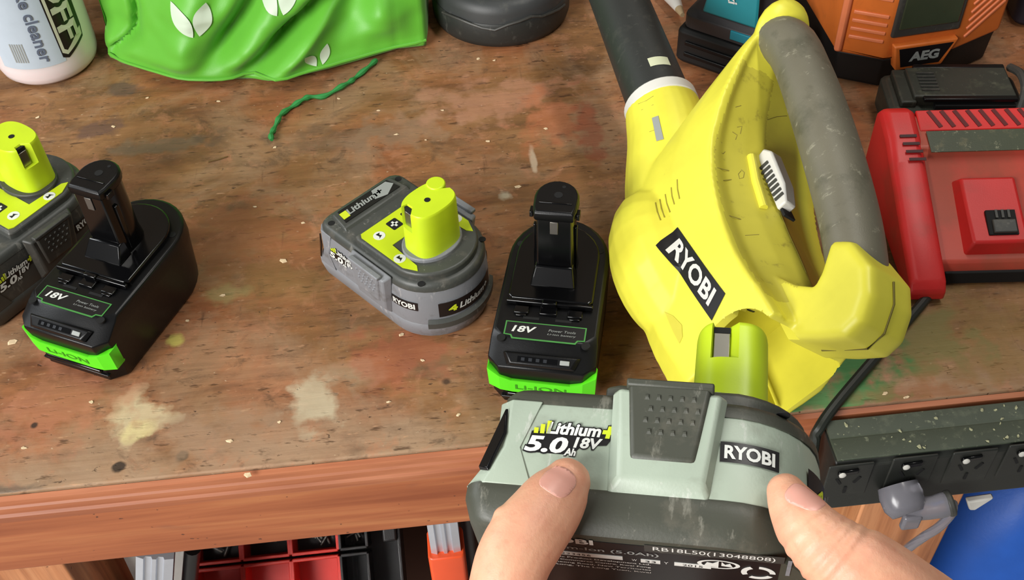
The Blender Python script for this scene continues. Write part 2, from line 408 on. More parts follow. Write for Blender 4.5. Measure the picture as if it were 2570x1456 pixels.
# ---------------------------------------------------------------- black batteries with a neon green band
def black_outline(w, yf, yb, ch, rb, n=8):
    """front chamfered, back a broad round"""
    P = [(-w + ch, yf), (w - ch, yf), (w, yf + ch)]
    for k in range(2 * n + 1):
        a = pi * k / (2 * n); P.append((w * cos(a), yb - rb + rb * sin(a)))
    P.append((-w, yf + ch)); return P
def black_battery(label, M):
    t = thing('black_battery', label, 'battery', M, 'black batteries with a neon green band')
    prof = [(0, 36, -62, 66, 10), (3, 38.5, -65, 69, 10), (20, 39, -66, 70, 10), (38, 39.5, -68, 71, 9), (47, 40, -70, 72, 9), (49, 40, -70, 72, 9),
            (57, 39.5, -57, 71.5, 9), (60, 38.8, -53, 71, 9), (61.5, 37, -51, 69, 9)]
    mk('body', loft([[(x, y, z) for x, y in black_outline(w, yf, yb + 8, ch, 44)] for z, w, yf, yb, ch in prof]), M_black, t, smooth=28, bevel=0.8)
    # raised platform under the stem, with a lip towards the label
    plat = black_outline(32, -17, 66, 3, 34)
    mk('platform', loft([[(x, y, 61) for x, y in plat], [(x, y, 66) for x, y in plat], [(x * .975, -17 + (y + 17) * .98 + .5, 67.2) for x, y in plat]]), M_blackgloss, t, bevel=0.7)
    mk('platform_lip', join(box(0, -18.5, 64.5, 65, 3, 4), box(0, -19.5, 65.5, 11, 4, 5)), M_blackgloss, t, bevel=0.8)
    sy0 = 24        # stem centre, towards the round end
    stem = [(-13, -17), (13, -17), (14.5, -12), (15, 0)] + [(15 * cos(a), 16 * sin(a)) for a in [radians(15 * k) for k in range(1, 12)]] + [(-15, 0), (-14.5, -12)]
    R_ = lambda kx, ky, z: [(x * kx, sy0 + y * ky, z) for x, y in stem]
    st = mk('stem', loft([R_(1.12, 1.1, 66), R_(1, 1, 76), R_(.95, 1, 127)]), M_blackgloss, t, bevel=1.0)
    mk('stem_cap', loft([R_(1.04, 1.05, 126), R_(1.1, 1.1, 128), R_(1.1, 1.1, 133), R_(.98, 1, 135)]), M_black, t, bevel=0.6)
    mk('contact', box(0, sy0 - 17.4, 119, 6, 1.0, 12), M_dimmetal, st, bevel=0.4)
    for s in (-1, 1):
        mk('cap_clip', box(s * 17, sy0 - 11, 128, 2.6, 7, 5), M_blackgloss, st, bevel=0.5)
        mk('guide_rib', box(s * 15.2, sy0 - 8, 92, 2.2, 4, 44), M_blackgloss, st, bevel=0.6)
    mk('cap_hole', prism(circle(3.2, 16, 1, sy0 + 1), 135, 135.2), M_hole, st)
    mk('cap_hole', prism(circle(1.4, 12, 4, sy0 + 10), 135, 135.2), M_hole, st)
    mk('cap_ridge', box(0, sy0 - 8, 135.2, 24, 1.2, .8), M_blackgloss, st, bevel=.3)
    mk('stem_foot', loft([[(x * 17, sy0 - 14 + y, 67) for x, y in ((-1, -14), (1, -14), (1, 2), (-1, 2))], [(x * 14, sy0 - 14 + y, 80) for x, y in ((-1, -5), (1, -5), (1, 2), (-1, 2))]]), M_blackgloss, t, bevel=1)
    for s in (-1, 1):
        mk('latch_tab', join(box(s * 20, -25, 62.6, 11, 7, 2.4), box(s * 20, -29, 62.2, 8, 3, 1.4)), M_blackgloss, t, bevel=0.6)
        mk('guide_slot', box(s * 12, -31.5, 61.6, 12, 2.2, .5), M_hole, t)
    mk('latch_bridge', box(0, -23, 62.6, 13, 10, 2.6), M_blackgloss, t, bevel=0.6)
    for x, y in ((-31, 45), (31, 45), (-31, -52.5), (31, -52.5)):
        mk('screw_hole', prism(circle(3.2, 16, x, y), 61.4 if y > 0 else 60.2, 61.75), M_hole, t)
    # printed label with clipped lower corners
    lab = [(-30, -36), (30, -36), (30, -49), (25, -49.5), (23.5, -52.5), (-23.5, -52.5), (-25, -49.5), (-30, -49)]
    lb = mk('label', prism([(x, y + 0) for x, y in lab], 61.4, 61.9), M_grnline, t)
    cy = -44
    mk('label_field', prism([(x * .965, cy + (y - cy) * .87) for x, y in lab], 61.8, 62.05), M_lblack, lb)
    lettering('print', '18V', 6.2, M_white, lb, basis((-15.5, -43.2, 62.1), (1, 0, 0), (0, 1, 0)), bold=.03, shear=.22, width=18)
    lettering('print', 'Power Tools', 2.2, M_grey, lb, basis((12.5, -42.2, 62.1), (1, 0, 0), (0, 1, 0)), shear=.2, width=20)
    lettering('print', 'Li-ion battery', 2.2, M_grey, lb, basis((12.5, -46.0, 62.1), (1, 0, 0), (0, 1, 0)), shear=.2, width=21)
    # charge gauge bar on the front slope, then the green band that wraps the nose
    sl = basis((0, -65.0, 53.6), (1, 0, 0), (0, 13, 8))
    mk('gauge_bar', xf(loft([[(-25, -5, 0), (25, -5, 0), (29, 5, 0), (-29, 5, 0)], [(-22, -3.6, 3), (22, -3.6, 3), (26, 4, 3), (-26, 4, 3)]]), sl), M_black, t, bevel=0.7)
    mk('gauge_window', xf(prism([(-17, -2), (12, -2), (12, 2), (-17, 2)], 2.9, 3.3), sl), M_blackgloss, t)
    for k in range(4):
        mk('gauge_led', xf(box(-13 + k * 5.4, 0, 3.4, 2.6, 2.4, .4), sl), flat('led_window', (40, 42, 46), .3), t)
    mk('gauge_button', xf(box(17.5, 0, 3.6, 7, 3.4, 1), sl), M_grey, t, bevel=0.4)
    r0, r1 = [], []
    for (x, dy, zt) in ((-40.3, 12, 40), (-40.0, 3, 40), (-31, -1, 37), (-22, -1.2, 33.5), (22, -1.2, 33.5), (31, -1, 37), (40.0, 3, 40), (40.3, 12, 40)):
        k = 1 - 0.012
        r0.append((x, -68.2 + dy, zt)); r1.append((x * .985, -66.4 + dy, 20 if abs(x) > 30 else 19))
    inner = lambda r: [(x * .93, y + 5, z) for x, y, z in r]
    gb = mk('green_band', loft([inner(r0), r0, r1, inner(r1)], closed=False, cap0=False, cap1=False), M_grnband, t, smooth=20)
    so = gb.modifiers.new('solid', 'SOLIDIFY'); so.thickness = 0.0012; so.offset = 0
    lettering('print', 'Li-ION', 6.0, flat('green_emboss', (60, 150, 24), .5), gb, basis((0, -69.2, 26.4), (1, 0, 0), (0, -1.5, 14)), bold=.01, width=38)
    mk('nose_bar', box(0, -66.5, 15.2, 52, 4, 3.4), M_blackgloss, t, bevel=1.2)
    mk('nose_foot', loft([[(-27, -63, 1), (27, -63, 1), (27, -60, 1), (-27, -60, 1)], [(-31, -67.5, 11), (31, -67.5, 11), (31, -60, 11), (-31, -60, 11)]]), M_black, t, bevel=1)
    return t
pm = at(1352, 838, .0615)
black_battery('black battery with 18V label standing upright between the grey battery and yellow blower', place(pm.x + .016, pm.y + .043, 0, -15))
pl = at(178, 775, .0615)
black_battery('black battery with 18V label at the left, beside the lime-stemmed battery cut by the frame', place(pl.x + .0205, pl.y + .046, 0, -27))

# ---------------------------------------------------------------- lime-stemmed batteries
def grey_outline(w, xs, xe, r0, n=9, sq=1.0):
    """square end at -x with rounded corners, round end at +x"""
    P = []
    for cx, cy, a0 in ((xs + r0, w - r0, 90), (xs + r0, -w + r0, 180)):
        for k in range(5):
            a = radians(a0 + 90 * k / 4); P.append((cx + r0 * cos(a), cy + r0 * sin(a)))
    for k in range(2 * n + 1):
        a = -pi / 2 + pi * k / (2 * n); P.append((xe - w * sq + w * sq * cos(a), w * sin(a)))
    return P
def lime_battery(label, M, shell, dark, top, held=False):
    t = thing('lime_stem_battery', label, 'battery', M, 'batteries with lime stems')
    G = lambda prof, **k: loft([[(x, y, z) for x, y in grey_outline(w, xs, xe, r, sq=q)] for z, w, xs, xe, r, q in prof], **k)
    mk('base_shell', G([(0, 36.5, -62, 57, 7, .95), (3, 39, -66, 60, 8, .95), (11, 40.2, -69, 61.5, 8, .95), (15.5, 40.2, -69, 61.5, 8, .95), (16.5, 39.4, -66, 60.8, 8, .95)]), dark, t, smooth=40)
    mk('side_shell', G([(15.5, 39.6, -66, 61, 8, .95), (18, 40, -65, 61.2, 8, .95), (30, 40, -57, 61, 8, .95), (46, 39.4, -58.5, 60, 8, .95), (50, 38.6, -59, 59, 8, .95)]), shell, t, smooth=40)
    mk('top_shell', G([(49, 39.2, -60, 60, 9, .95), (53, 39, -60, 59.6, 9, .95), (55.5, 37.4, -58.5, 58, 9, .95), (56.2, 35.5, -56.5, 56, 9, .95)]), top, t, smooth=40)
    # tapered end plate with a dark triangular window, at the square end
    mk('end_window', loft([[(-59.4, -33, 19), (-59.4, 33, 19), (-58.6, 24, 43), (-58.6, -24, 43)], [(-61.4, -31, 20), (-61.4, 31, 20), (-60.2, 23, 42), (-60.2, -23, 42)]]), M_blackgloss, t, bevel=0.6)
    for s in (-1, 1):
        cheek = [[(-65, s * 33, 14), (-50, s * 40.4, 14), (-46, s * 40.4, 26), (-58.5, s * 34, 26)], [(-62, s * 33, 30), (-52, s * 40.2, 30), (-47, s * 40.1, 47), (-60, s * 33, 47)]]
        mk('corner_cheek', loft([[(-69, s * 30, 15), (-69, s * 35, 15), (-62, s * 40.5, 15), (-44, s * 40.5, 15)],
                                 [(-60, s * 30, 30), (-60, s * 36, 30), (-56, s * 40.3, 30), (-50, s * 40.3, 30)],
                                 [(-61, s * 30, 50), (-61, s * 35, 50), (-56, s * 39.6, 50), (-44, s * 39.6, 50)]]), shell, t, bevel=0.6, smooth=50)
    for s in (-1, 1):
        mk('corner_window', loft([[(-57.2, s * 39.2, 46), (-56.0, s * 40.6, 35), (-60.5, s * 40.6, 19.5), (-64.5, s * 37.4, 21)], [(-58.2, s * 39.9, 45.5), (-57, s * 41.0, 35), (-61.2, s * 41.2, 20.5), (-65, s * 38.4, 22)]]), M_blackgloss, t, bevel=.2)
    # end panel moulded into the top at the square end, carrying a torn sticker
    ep = mk('end_panel', loft([[(-55, -29, 55.5), (-34, -32, 55.5), (-34, 32, 55.5), (-55, 29, 55.5)], [(-54, -28, 59), (-37, -31, 58.5), (-37, 31, 58.5), (-54, 28, 59)]]), top, t, bevel=1)
    mk('sticker', xf(prism([(-53, -24), (-40, -27), (-40, 26), (-53, 24)], 58.7, 59.2), t=(0, 0, .1)), M_lblack, ep)
    lettering('print', 'Lithium+', 6, M_grey, ep, basis((-47, -3, 59.4), (0, 1, 0), (-1, 0, 0)), bold=.03, shear=.2, width=34)
    mk('print', prism([(-50, -25), (-43, -26), (-43, -20), (-50, -19)], 59.3, 59.5), M_lime2, ep)
    mk('print', prism([(-52, 8), (-43, 4), (-40, 14), (-46, 25), (-52, 22)], 59.3, 59.55), M_grey, ep)
    # pedestal around the stem, lime sticker with pictograms on it
    ped = [(-22, -33), (-18, -35)] + [(22 + 33 * cos(a), 35 * sin(a)) for a in [radians(-80 + 10 * k) for k in range(17)]] + [(-18, 35), (-22, 33)]
    pd = mk('pedestal', loft([[(x, y, 55.5) for x, y in ped], [(x, y, 61) for x, y in ped], [(22 + (x - 22) * .96, y * .96, 62.5) for x, y in ped]]), top, t, bevel=0.6)
    stk = [(-19, -30), (-16, -32), (28, -32), (38, -27), (34, -24), (6, -22), (6, 22), (34, 24), (38, 27), (28, 32), (-16, 32), (-19, 30)]
    sk = mk('lime_sticker', prism(stk, 62.4, 63), M_limeprint, t)
    for x, y in ((-8, -22), (20, -27.5), (-8, 21), (20, 27.5)):
        mk('pictogram', prism(circle(4.4, 18, x, y), 62.9, 63.15), M_white, sk)
        mk('pictogram_mark', prism([(x - 2.5, y - 1.2), (x + 1, y - .6), (x + 2.6, y - 2), (x + 1, y + 1.6), (x - .5, y + .4), (x - 2.2, y + 2)], 63.1, 63.3), M_blackmatte, sk)
    for y in (-6, 8):
        mk('pictogram_mark', join(prism(rrect(-14, -4, y - 5, y + 4, 1, 2), 62.9, 63.15)), M_blackmatte, sk)
        mk('pictogram', join(box(-9, y - .5, 63.25, 6, 1.6, .2), box(-9, y - .5, 63.25, 1.6, 6, .2)), M_white, sk)
    # stem: flattened oval with square notches on both sides and one at the front
    sx, sy = 15, 19.5
    def stem_ring(k, z, notch, extra=0):
        P = []
        for i in range(64):
            a = 2 * pi * (i + .5) / 64; c_, s_ = cos(a), sin(a)
            x = 25 + sx * k * math.copysign(abs(c_) ** .62, c_); y = sy * k * math.copysign(abs(s_) ** .8, s_)
            if notch and abs(x - 20.5) < 3.6 and abs(y) > 8: y = math.copysign(sy * k - 5.5, y)
            P.append((x, y, z))
        return P
    st = mk('stem', loft([stem_ring(1.02, 61, 0), stem_ring(1.0, 66, 0), stem_ring(.985, 86.4, 0), stem_ring(.985, 86.5, 1), stem_ring(.97, 101.5, 1), stem_ring(.955, 103, 1), stem_ring(.93, 103.7, 1)]), M_lime, t, smooth=30)
    for s in (-1, 1):
        mk('contact', box(20.5, s * 15.2, 93, 6.4, 2, 12.5), M_metal, st, bevel=.3)
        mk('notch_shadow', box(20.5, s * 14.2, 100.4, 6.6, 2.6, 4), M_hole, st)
    mk('stem_key', loft([[(17 + 6.8 * cos(a), 14.5 + 6.8 * sin(a), z) for a in [2 * pi * k / 20 for k in range(20)]] for z in (60, 104.6)]), M_lime, st, bevel=.8)
    mk('stem_hole', prism(circle(2.2, 16, 25, -1), 103.6, 103.95), M_hole, st)
    mk('stem_collar', loft([[(24 + (sx + 4) * cos(a), (sy + 4) * sin(a), z) for a in [2 * pi * k / 36 for k in range(36)]] for z in (60.5, 65.5)]), dark, t, bevel=.8)
    for x, y in ((-50, -33), (-50, 33), (44, -30), (44, 30)):
        mk('screw_hole', prism(circle(2.6, 14, x, y), 56, 56.4), M_hole, t)
    # squeeze latches on both long sides
    for s in (-1, 1):
        F = lambda pts: [(x, s * y, z) for x, y, z in pts]
        mk('latch_surround', loft([F([(-19, 39, 56), (24, 39, 56), (19, 39.4, 14.5), (-18, 39.4, 14.5)]), F([(-16, 46.5, 54), (21, 46.5, 54), (16, 44, 20), (-13, 44, 20)])]), shell, t, bevel=1.4, smooth=50)
        la = mk('latch_button', loft([F([(-13.5, 44, 57), (18.5, 44, 57), (13.5, 43, 26), (-10.5, 43, 26)]), F([(-12, 48.2, 55.5), (17, 48.2, 55.5), (12.5, 45.4, 27.5), (-9.5, 45.4, 27.5)])]), dark, t, bevel=1.2, smooth=50)
        mk('latch_rim', loft([F([(-13.5, 44, 57), (18.5, 44, 57), (18.5, 44, 54), (-13.5, 44, 54)]), F([(-13.5, 48.8, 57.5), (18.5, 48.8, 57.5), (18.2, 48.8, 54.5), (-13.2, 48.8, 54.5)])]), dark, la, bevel=.8)
        dots = []
        for r in range(4):
            for c_ in range(5 - (r > 2)):
                x = -5.5 + c_ * 4.2 + (r % 2) * 1.6; z = 50.5 - r * 4.4; y = 47.9 - (55.5 - z) * .1
                dots.append(loft([[(x - 1, s * y, z + 1.3), (x + 1, s * y, z + 1.3), (x + 1, s * y, z - 1.3), (x - 1, s * y, z - 1.3)], [(x - .5, s * (y + .9), z + .6), (x + .5, s * (y + .9), z + .6), (x + .5, s * (y + .9), z - .2), (x - .5, s * (y + .9), z - .2)]]))
        mk('grip_pips', join(*dots), dark, la)
        # flank printing
        A = lambda x, z: basis((x, s * (40.05), z), (-s, 0, 0) if s > 0 else (1, 0, 0), (0, 0, 1))
        fl = mk('flank_print', xf(prism([(-15, -5), (-12, -7.4), (-1, -7.4), (3, -6), (5, -3.6), (14, -2.6), (15.5, 0), (14, 1.2), (-14, 1.2)], 0, .12), A(-33, 36)), M_lblack, t)
        for s_, x_, z_, h_, w_, b_, mt_ in (('Lithium', -31.5, 38.8, 5.0, 20, .035, M_white), ('+', -18.6, 38.6, 5, 5, .06, M_lime2), ('5.0', -41, 32, 6.6, 16, .04, M_white), ('18V', -25.8, 33.6, 4.4, 10.5, .035, M_white), ('Ah', -32, 29.6, 3.0, 4.4, .04, M_white)):
            lettering('print_outline', s_, h_ * 1.2, M_lblack, fl, A(x_, z_), lift=.2, bold=b_ + .055, shear=.2, width=w_ * 1.06)
            lettering('print', s_, h_, mt_, fl, A(x_, z_), lift=.34, bold=b_, shear=.2, width=w_)
        for k in range(3):
            mk('charge_mark', xf(box(-12.4 + k * 2.3, 1.4 + k * .8, .24, 1.6, 2.2 + k * 1.5, .2), A(-33, 36)), M_lime2, fl)
        def wrap(lift):          # follow the flank round to the curved end
            return lambda v: Vector((v.x, s * ((40.1 * sqrt(max(0, 1 - (max(0, v.x - 23.1) / 38.2) ** 2))) + lift), v.z))
        gl = grid_poly([Vector((32 + a, 0, 34.5 + b)) for a, b in ((-10.5, -4), (10.5, -4), (10.5, 4), (-10.5, 4))], 2.5)
        lg_ = mk('maker_label', ([wrap(.25)(v) for v in gl[0]], gl[1]), M_lblack, t)
        lettering('print', 'RYOBI', 5.4, M_white, lg_, A(32, 34.5), lift=0, fn=wrap(.5), bold=.035, width=18)
    # nose label on the round end: black strip with lime and white print
    nose = []
    for z in (24, 38):
        nose.append([(61.4 - 38.3 + 38.6 * cos(a), 40.3 * sin(a), z) for a in [radians(-38 + 76 * k / 14) for k in range(15)]])
    mk('nose_label', loft(nose, closed=False, cap0=False, cap1=False), M_lblack, t)
    cyl = lambda v: Vector((23.1 + 39.0 * cos(v.x / 40), 40.7 * sin(v.x / 40), v.z))
    lettering('print', 'Lithium+', 6, M_white, t, basis((4, 0, 31), (1, 0, 0), (0, 0, 1)), lift=0, fn=cyl, bold=.03, shear=.2, width=30)
    lettering('print', '4', 6, M_lime2, t, basis((-16, 0, 31), (1, 0, 0), (0, 0, 1)), lift=0, fn=cyl, bold=.05, width=7)
    mk('nose_step', loft([[(61.4 - 38.3 + (38.3 + d) * cos(a), (40 + d) * sin(a), z) for a in [radians(-50 + 100 * k / 14) for k in range(15)]] for z, d in ((14, .3), (15, 3), (20, 3), (22, .3))], closed=False, cap0=False, cap1=False), top, t)
    if held:     # rating plate on the underside: print lines and marks
        B = lambda x, y: basis((x, y, -.05), (1, 0, 0), (0, -1, 0))
        rp = mk('rating_plate', xf(prism(rrect(-52, 44, -35, 32, 3), 0, .2), B(0, 0)), M_lblack, t)
        L = lambda s_, x, y, h, wd, mt=M_white, **k: lettering('print', s_, h, mt, rp, B(x, y), lift=.35, width=wd, **k)
        L('RYOBI', -33, -31, 4.6, 24, bold=.03)
        L('Lithium-Ion (5.0Ah)', -21, -24.2, 3.6, 46, M_grey, bold=.01)
        sp = mk('serial_plate', xf(prism([(-22, -3.0), (26, -3.0), (26, 3.0), (-22, 3.0)], .2, .3), B(19, -30.6)), M_gdark, rp)
        L('RB18L50(13048808)', 21, -30.4, 4.4, 42, M_white)
        mk('print_bar', xf(prism([(-17, -1.6), (17, -1.6), (17, 1.6), (-17, 1.6)], .2, .4), B(-28, -18.6)), M_white, rp)
        lettering('print', '223456', 1.6, M_lblack, rp, B(-28, -18.6), lift=.5, width=11)
        for x, wd in ((-1, 7), (14, 13)):
            mk('print_bar', xf(prism([(-wd / 2, -1.5), (wd / 2, -1.5), (wd / 2, 1.5), (-wd / 2, 1.5)], .2, .4), B(x, -18)), M_white, rp)
            lettering('print', '33' if wd == 7 else '2015', 1.9, M_lblack, rp, B(x, -18), lift=.5, width=wd * .55)
        L('W', -6.8, -18, 2, 1.8); L('Y', 4.6, -18, 2, 1.6)
        for k, s_ in enumerate(('Techtronic Product Development Ltd.', 'Kowloon Commerce Centre, Kwai Fong', 'Kwai Cheong Road, New Territories', 'Hong Kong, The Long Yuen, Kwai')):
            L(s_, -23, -14.6 + k * 2.7, 1.7, 44, bold=.01)
        ell = [[(7.5 * k * cos(2 * pi * i / 28), 4.0 * k * sin(2 * pi * i / 28), .35) for i in range(28)] for k in (1, .8)]
        mk('print', xf(loft(ell, cap0=False, cap1=False), B(23, -21.6)), M_white, rp)
        mk('print', xf(prism([(-5, -2), (0, -3), (0, 3), (-2, .6), (-4, 1.4)], .3, .4), B(23, -21.6)), M_white, rp)
        mk('print', xf(prism([(1, -1), (5, -1.6), (4, 1.6), (2.4, .2), (1, 2.8)], .3, .4), B(23, -21.6)), M_white, rp)
        arc = lambda a0, a1: [(6 * cos(radians(a0 + (a1 - a0) * i / 8)), 6 * sin(radians(a0 + (a1 - a0) * i / 8))) for i in range(9)] + [(4 * cos(radians(a1 + (a0 - a1) * i / 8)), 4 * sin(radians(a1 + (a0 - a1) * i / 8))) for i in range(9)]
        for a in (0, 120, 240):
            mk('print', xf(prism(arc(a, a + 90), .3, .4), B(37, -17)), M_white, rp)
        mk('plate_line', xf(prism([(-.7, -7), (.7, -7), (.7, 7), (-.7, 7)], .2, .4), B(47, -24)), M_gshell, rp)
    return t
# grey one on the bench: its centre from the middle of the top outline
pc = at(1030, 582, .062)
lime_battery('scuffed grey battery with lime stem and torn sticker, in the middle of the bench', place(pc.x, pc.y, 0, -50), M_gshell, M_gshell, M_gtop).scale = (1.1, 1.1, 1.1)
pc = at(16, 516, .063)
lime_battery('dark grey battery with lime stem cut by the left frame edge, behind the black battery', place(pc.x, pc.y, 0, 50), M_gdark, M_gdark, M_gtop).scale = (1.13, 1.13, 1.13)
MH = Matrix(((0.9630738424278924, 0.10511784548338396, 0.24786894237097032, 0.06268390496350763), (-0.2610677811930178, 0.13953293883355888, 0.9551827953870518, -0.27695008601637816),
             (0.06582087551929527, -0.9846221597858744, 0.16182340623183106, 0.3006940997030868), (0, 0, 0, 1)))
lime_battery('grey-green scuffed battery with lime stem held up in both hands at the front', MH, M_hshell, M_hdark, M_hdark, held=True)

# ---------------------------------------------------------------- yellow blower, leaning on its right side
M_yel = plastic('yellow_housing', (226, 218, 70), 0.42, dirt=0.4, dcol=(120, 108, 30), dscale=120, grain=0.04, thr=0.68)
M_yeldirt = plastic('grimy_yellow', (200, 190, 62), 0.5, dirt=0.6, dcol=(112, 96, 40), dscale=70, grain=0.04, thr=0.6)
M_rub = plastic('grey_rubber_grip', (108, 104, 88), 0.5, dirt=0.5, dcol=(58, 60, 44), dscale=24, scuff=0.7, scol=(150, 146, 126), grain=0.3, gscale=1400)
M_tube = plastic('black_nozzle_tube', (40, 42, 40), 0.5, dirt=0.4, dcol=(64, 64, 58), dscale=70, scuff=0.3, scol=(90, 90, 84))
M_wht = flat('white_plastic', (214, 212, 204), 0.45)
BY, BP = radians(3), radians(40)
Fd = Vector((-sin(BY), cos(BY), 0)); R0 = Vector((cos(BY), sin(BY), 0)); U0 = Vector((0, 0, 1))
Ud = U0 * cos(BP) + R0 * sin(BP); Rd = R0 * cos(BP) - U0 * sin(BP)
MB_ = Matrix((Rd, Fd, Ud)).transposed().to_4x4(); MB_.translation = (0.203, -0.005, 0.075)   # local x = right, y = forward, z = up
blower = thing('leaf_blower', 'yellow cordless leaf blower with grey rubber handle leaning on its side', 'leaf blower', MB_)
def hull(stations, nr=6):
    rings = []
    for f, ub, rb, uf, rf, rr, ur, ut in stations:
        half = [(0, ub), (-rb, ub), (-rf, uf), (-(rf + rr) / 2 - 2, (uf + ur) / 2), (-rr, ur), (-rr * .84, ur + 1.5), (-rr * .7, ur + (ut - ur) * .2 - 2.5), (-rr * .35, ur + (ut - ur) * .68 - 1.5), (0, ut)]
        full = half + [(-x * ((.74 + .26 * min(1, max(0, (f + 14) / 34)) + .5 * min(1, max(0, (f - 14) / 40))) if z > ur - 4 else 1), z) for x, z in reversed(half[1:-1])]
        rings.append([(x, f, z) for x, z in full])
    return loft(rings)
def lerp_st(st, k=4):
    out = []
    for p in catmull([Vector(s[:3]) for s in st], k): out.append(list(p))
    for i, p in enumerate(catmull([Vector(s[3:6]) for s in st], k)): out[i] += list(p)
    for i, p in enumerate(catmull([Vector((s[6], s[7], 0)) for s in st], k)): out[i] += list(p)[:2]
    return out
ST = [(-14, -50, 36, -28, 49, 47, 50, 58), (8, -53, 36, -33, 50, 49, 48, 59), (45, -57, 38, -38, 52, 51, 43, 61), (95, -56, 38, -34, 51, 50, 44, 62),
      (145, -50, 34, -24, 48, 49, 56, 68), (180, -28, 28, -2, 45, 46, 78, 82), (205, 18, 22, 44, 38, 38, 95, 98), (228, 70, 16, 88, 28, 28, 112, 115), (246, 104, 9, 112, 16, 15, 128, 132), (256, 124, 4, 126, 7, 7, 133, 134)]
core = hull(lerp_st(ST))
# rear pillar of the handle
PP = [(-15, 36), (-33, 58), (-45, 76), (-43, 90), (-30, 104), (-12, 112), (14, 108), (24, 98), (8, 82), (2, 72), (14, 60), (34, 48), (34, 36)]
pillar = loft([[(r, f * k + (1 - k) * -6, (u - 74) * k + 74) for f, u in PP] for r, k in ((-25, .86), (-22, .97), (-17, 1), (17, 1), (22, .97), (25, .86))])
crown = None
# scroll bulge on each flank and the outlet cone
def ell(cx, cy, cz, a, b, c_, n=20):
    return loft([[(cx + a * sin(t) * cos(p), cy + b * sin(t) * sin(p), cz + c_ * cos(t)) for p in [2 * pi * k / n for k in range(n)]] for t in [pi * (i + .08) / (n / 2 + .16) for i in range(n // 2 + 1)]])
NOZ = [Vector((0, 110, -22)), Vector((-4, 180, -12)), Vector((-8, 232, 4)), Vector((-14, 268, 12))]
crown = xf(ell(0, 0, 0, 25, 13, 27), Matrix.Translation((0, 243, 127)) @ Matrix.Rotation(-.55, 4, 'X'))
lobe = ell(-33, 106, -27, 36, 74, 40); lobe2 = ell(30, 108, -24, 32, 74, 40)
horn = sweep(catmull(NOZ, 4), [50 - 19 * (i / 12) ** .8 for i in range(13)], 28)
housing = mk('housing', join(core, pillar, crown, lobe, lobe2, horn), M_yel, blower, smooth=60)
cut = mk('cutter', join(loft([[(x, f, z) for x, z in rrect(-43, 43, -44, 38, 10)] for f in (-80, 62)])), M_yel, blower, smooth=0)
cut2 = mk('cutter', xf(loft([[(x, -19 + 26 * cos(a), 17 + 29 * sin(a)) for a in [2 * pi * k / 28 for k in range(28)]] for x in (-80, -20)])), M_yel, blower, smooth=0)
rm = housing.modifiers.new('remesh', 'REMESH'); rm.mode = 'VOXEL'; rm.voxel_size = 0.0015; rm.use_smooth_shade = True
sm = housing.modifiers.new('smooth', 'SMOOTH'); sm.iterations = 5; sm.factor = 0.6
for c_ in (cut, cut2):
    b = housing.modifiers.new('bool', 'BOOLEAN'); b.operation = 'DIFFERENCE'; b.object = c_; b.solver = 'EXACT'
sm = housing.modifiers.new('smooth', 'SMOOTH'); sm.iterations = 2; sm.factor = 0.5
dg = bpy.context.evaluated_depsgraph_get(); dg.update()
me = bpy.data.meshes.new_from_object(housing.evaluated_get(dg))
housing.modifiers.clear(); housing.data = me
me.polygons.foreach_set('use_smooth', [True] * len(me.polygons)); me.set_sharp_from_angle(angle=radians(42))
for c_ in (cut, cut2): bpy.data.objects.remove(c_)
me.materials.append(M_yeldirt)
for p in me.polygons:
    c_ = p.center * 1000
    if 4 < c_.y < 214 and c_.z > 38 and p.normal.z > .3 and -45 + max(0, c_.y - 150) * .2 < c_.x < 3 and c_.z < 62 + max(0, c_.y - 100) * .36: p.material_index = 1
bvB = BVHTree.FromObject(housing, bpy.context.evaluated_depsgraph_get())
# grip: grey over-moulded rubber from the front arm to the rear pillar
GP = catmull([(0, 240, 122), (0, 222, 128), (0, 190, 127), (0, 140, 121), (0, 90, 113), (0, 45, 104), (0, 14, 95), (0, 2, 90)], 4)
GR = []
for i, p in enumerate(GP):
    t = i / (len(GP) - 1); k = 1.2 + .1 * max(0, 1 - abs(t - .12) / .14) + .1 * sin(pi * t) ** 2
    GR.append((18.5 * k, 15.5 * k))
grip = mk('grip', sweep(GP, GR, 28), M_rub, blower, smooth=60)
mk('cap_seam', sweep([(0, -24, 47), (0, -45, 76), (0, -43.5, 90), (0, -30, 104.5), (0, -16, 111)], .8, 6), flat('seam', (110, 100, 30), .6), blower)
# trigger paddle on the roof of the housing, its slot and the raised rib beside it
def on_roof(x, y, z):
    h = bvB.ray_cast(Vector((x, y, 100)) * .001, Vector((0, 0, -1))); return h[0].z * 1000 if h[0] else z
zr = on_roof(0, 128, 65)
mk('trigger_slot', box(3, 120, zr + .2, 12, 62, 2.4), M_hole, blower, bevel=.5)
mk('trigger', loft([[(x, 96, zr - 2), (x, 152, zr + 1), (x, 154, zr + 9), (x, 146, zr + 14), (x, 112, zr + 12), (x, 96, zr + 7)] for x in (-5, 7)]), M_wht, blower, bevel=1.6)
for k in range(8):
    mk('trigger_tooth', box(-5.4, 104 + k * 5, zr + 4, 1.6, 2.2, 8), M_gdark, blower)
mk('slot_rib', sweep([(-13, 98, on_roof(-13, 98, 60) + 1), (-13, 124, on_roof(-13, 124, 62) + 1), (-13, 148, on_roof(-13, 148, 68) + 1)], 3.2, 10), M_yel, blower)
mk('housing_seam', sweep([(0, f, on_roof(0, f, 62) - .1) for f in range(36, 97, 10)], .5, 6), flat('seam', (120, 110, 30), .6), blower)
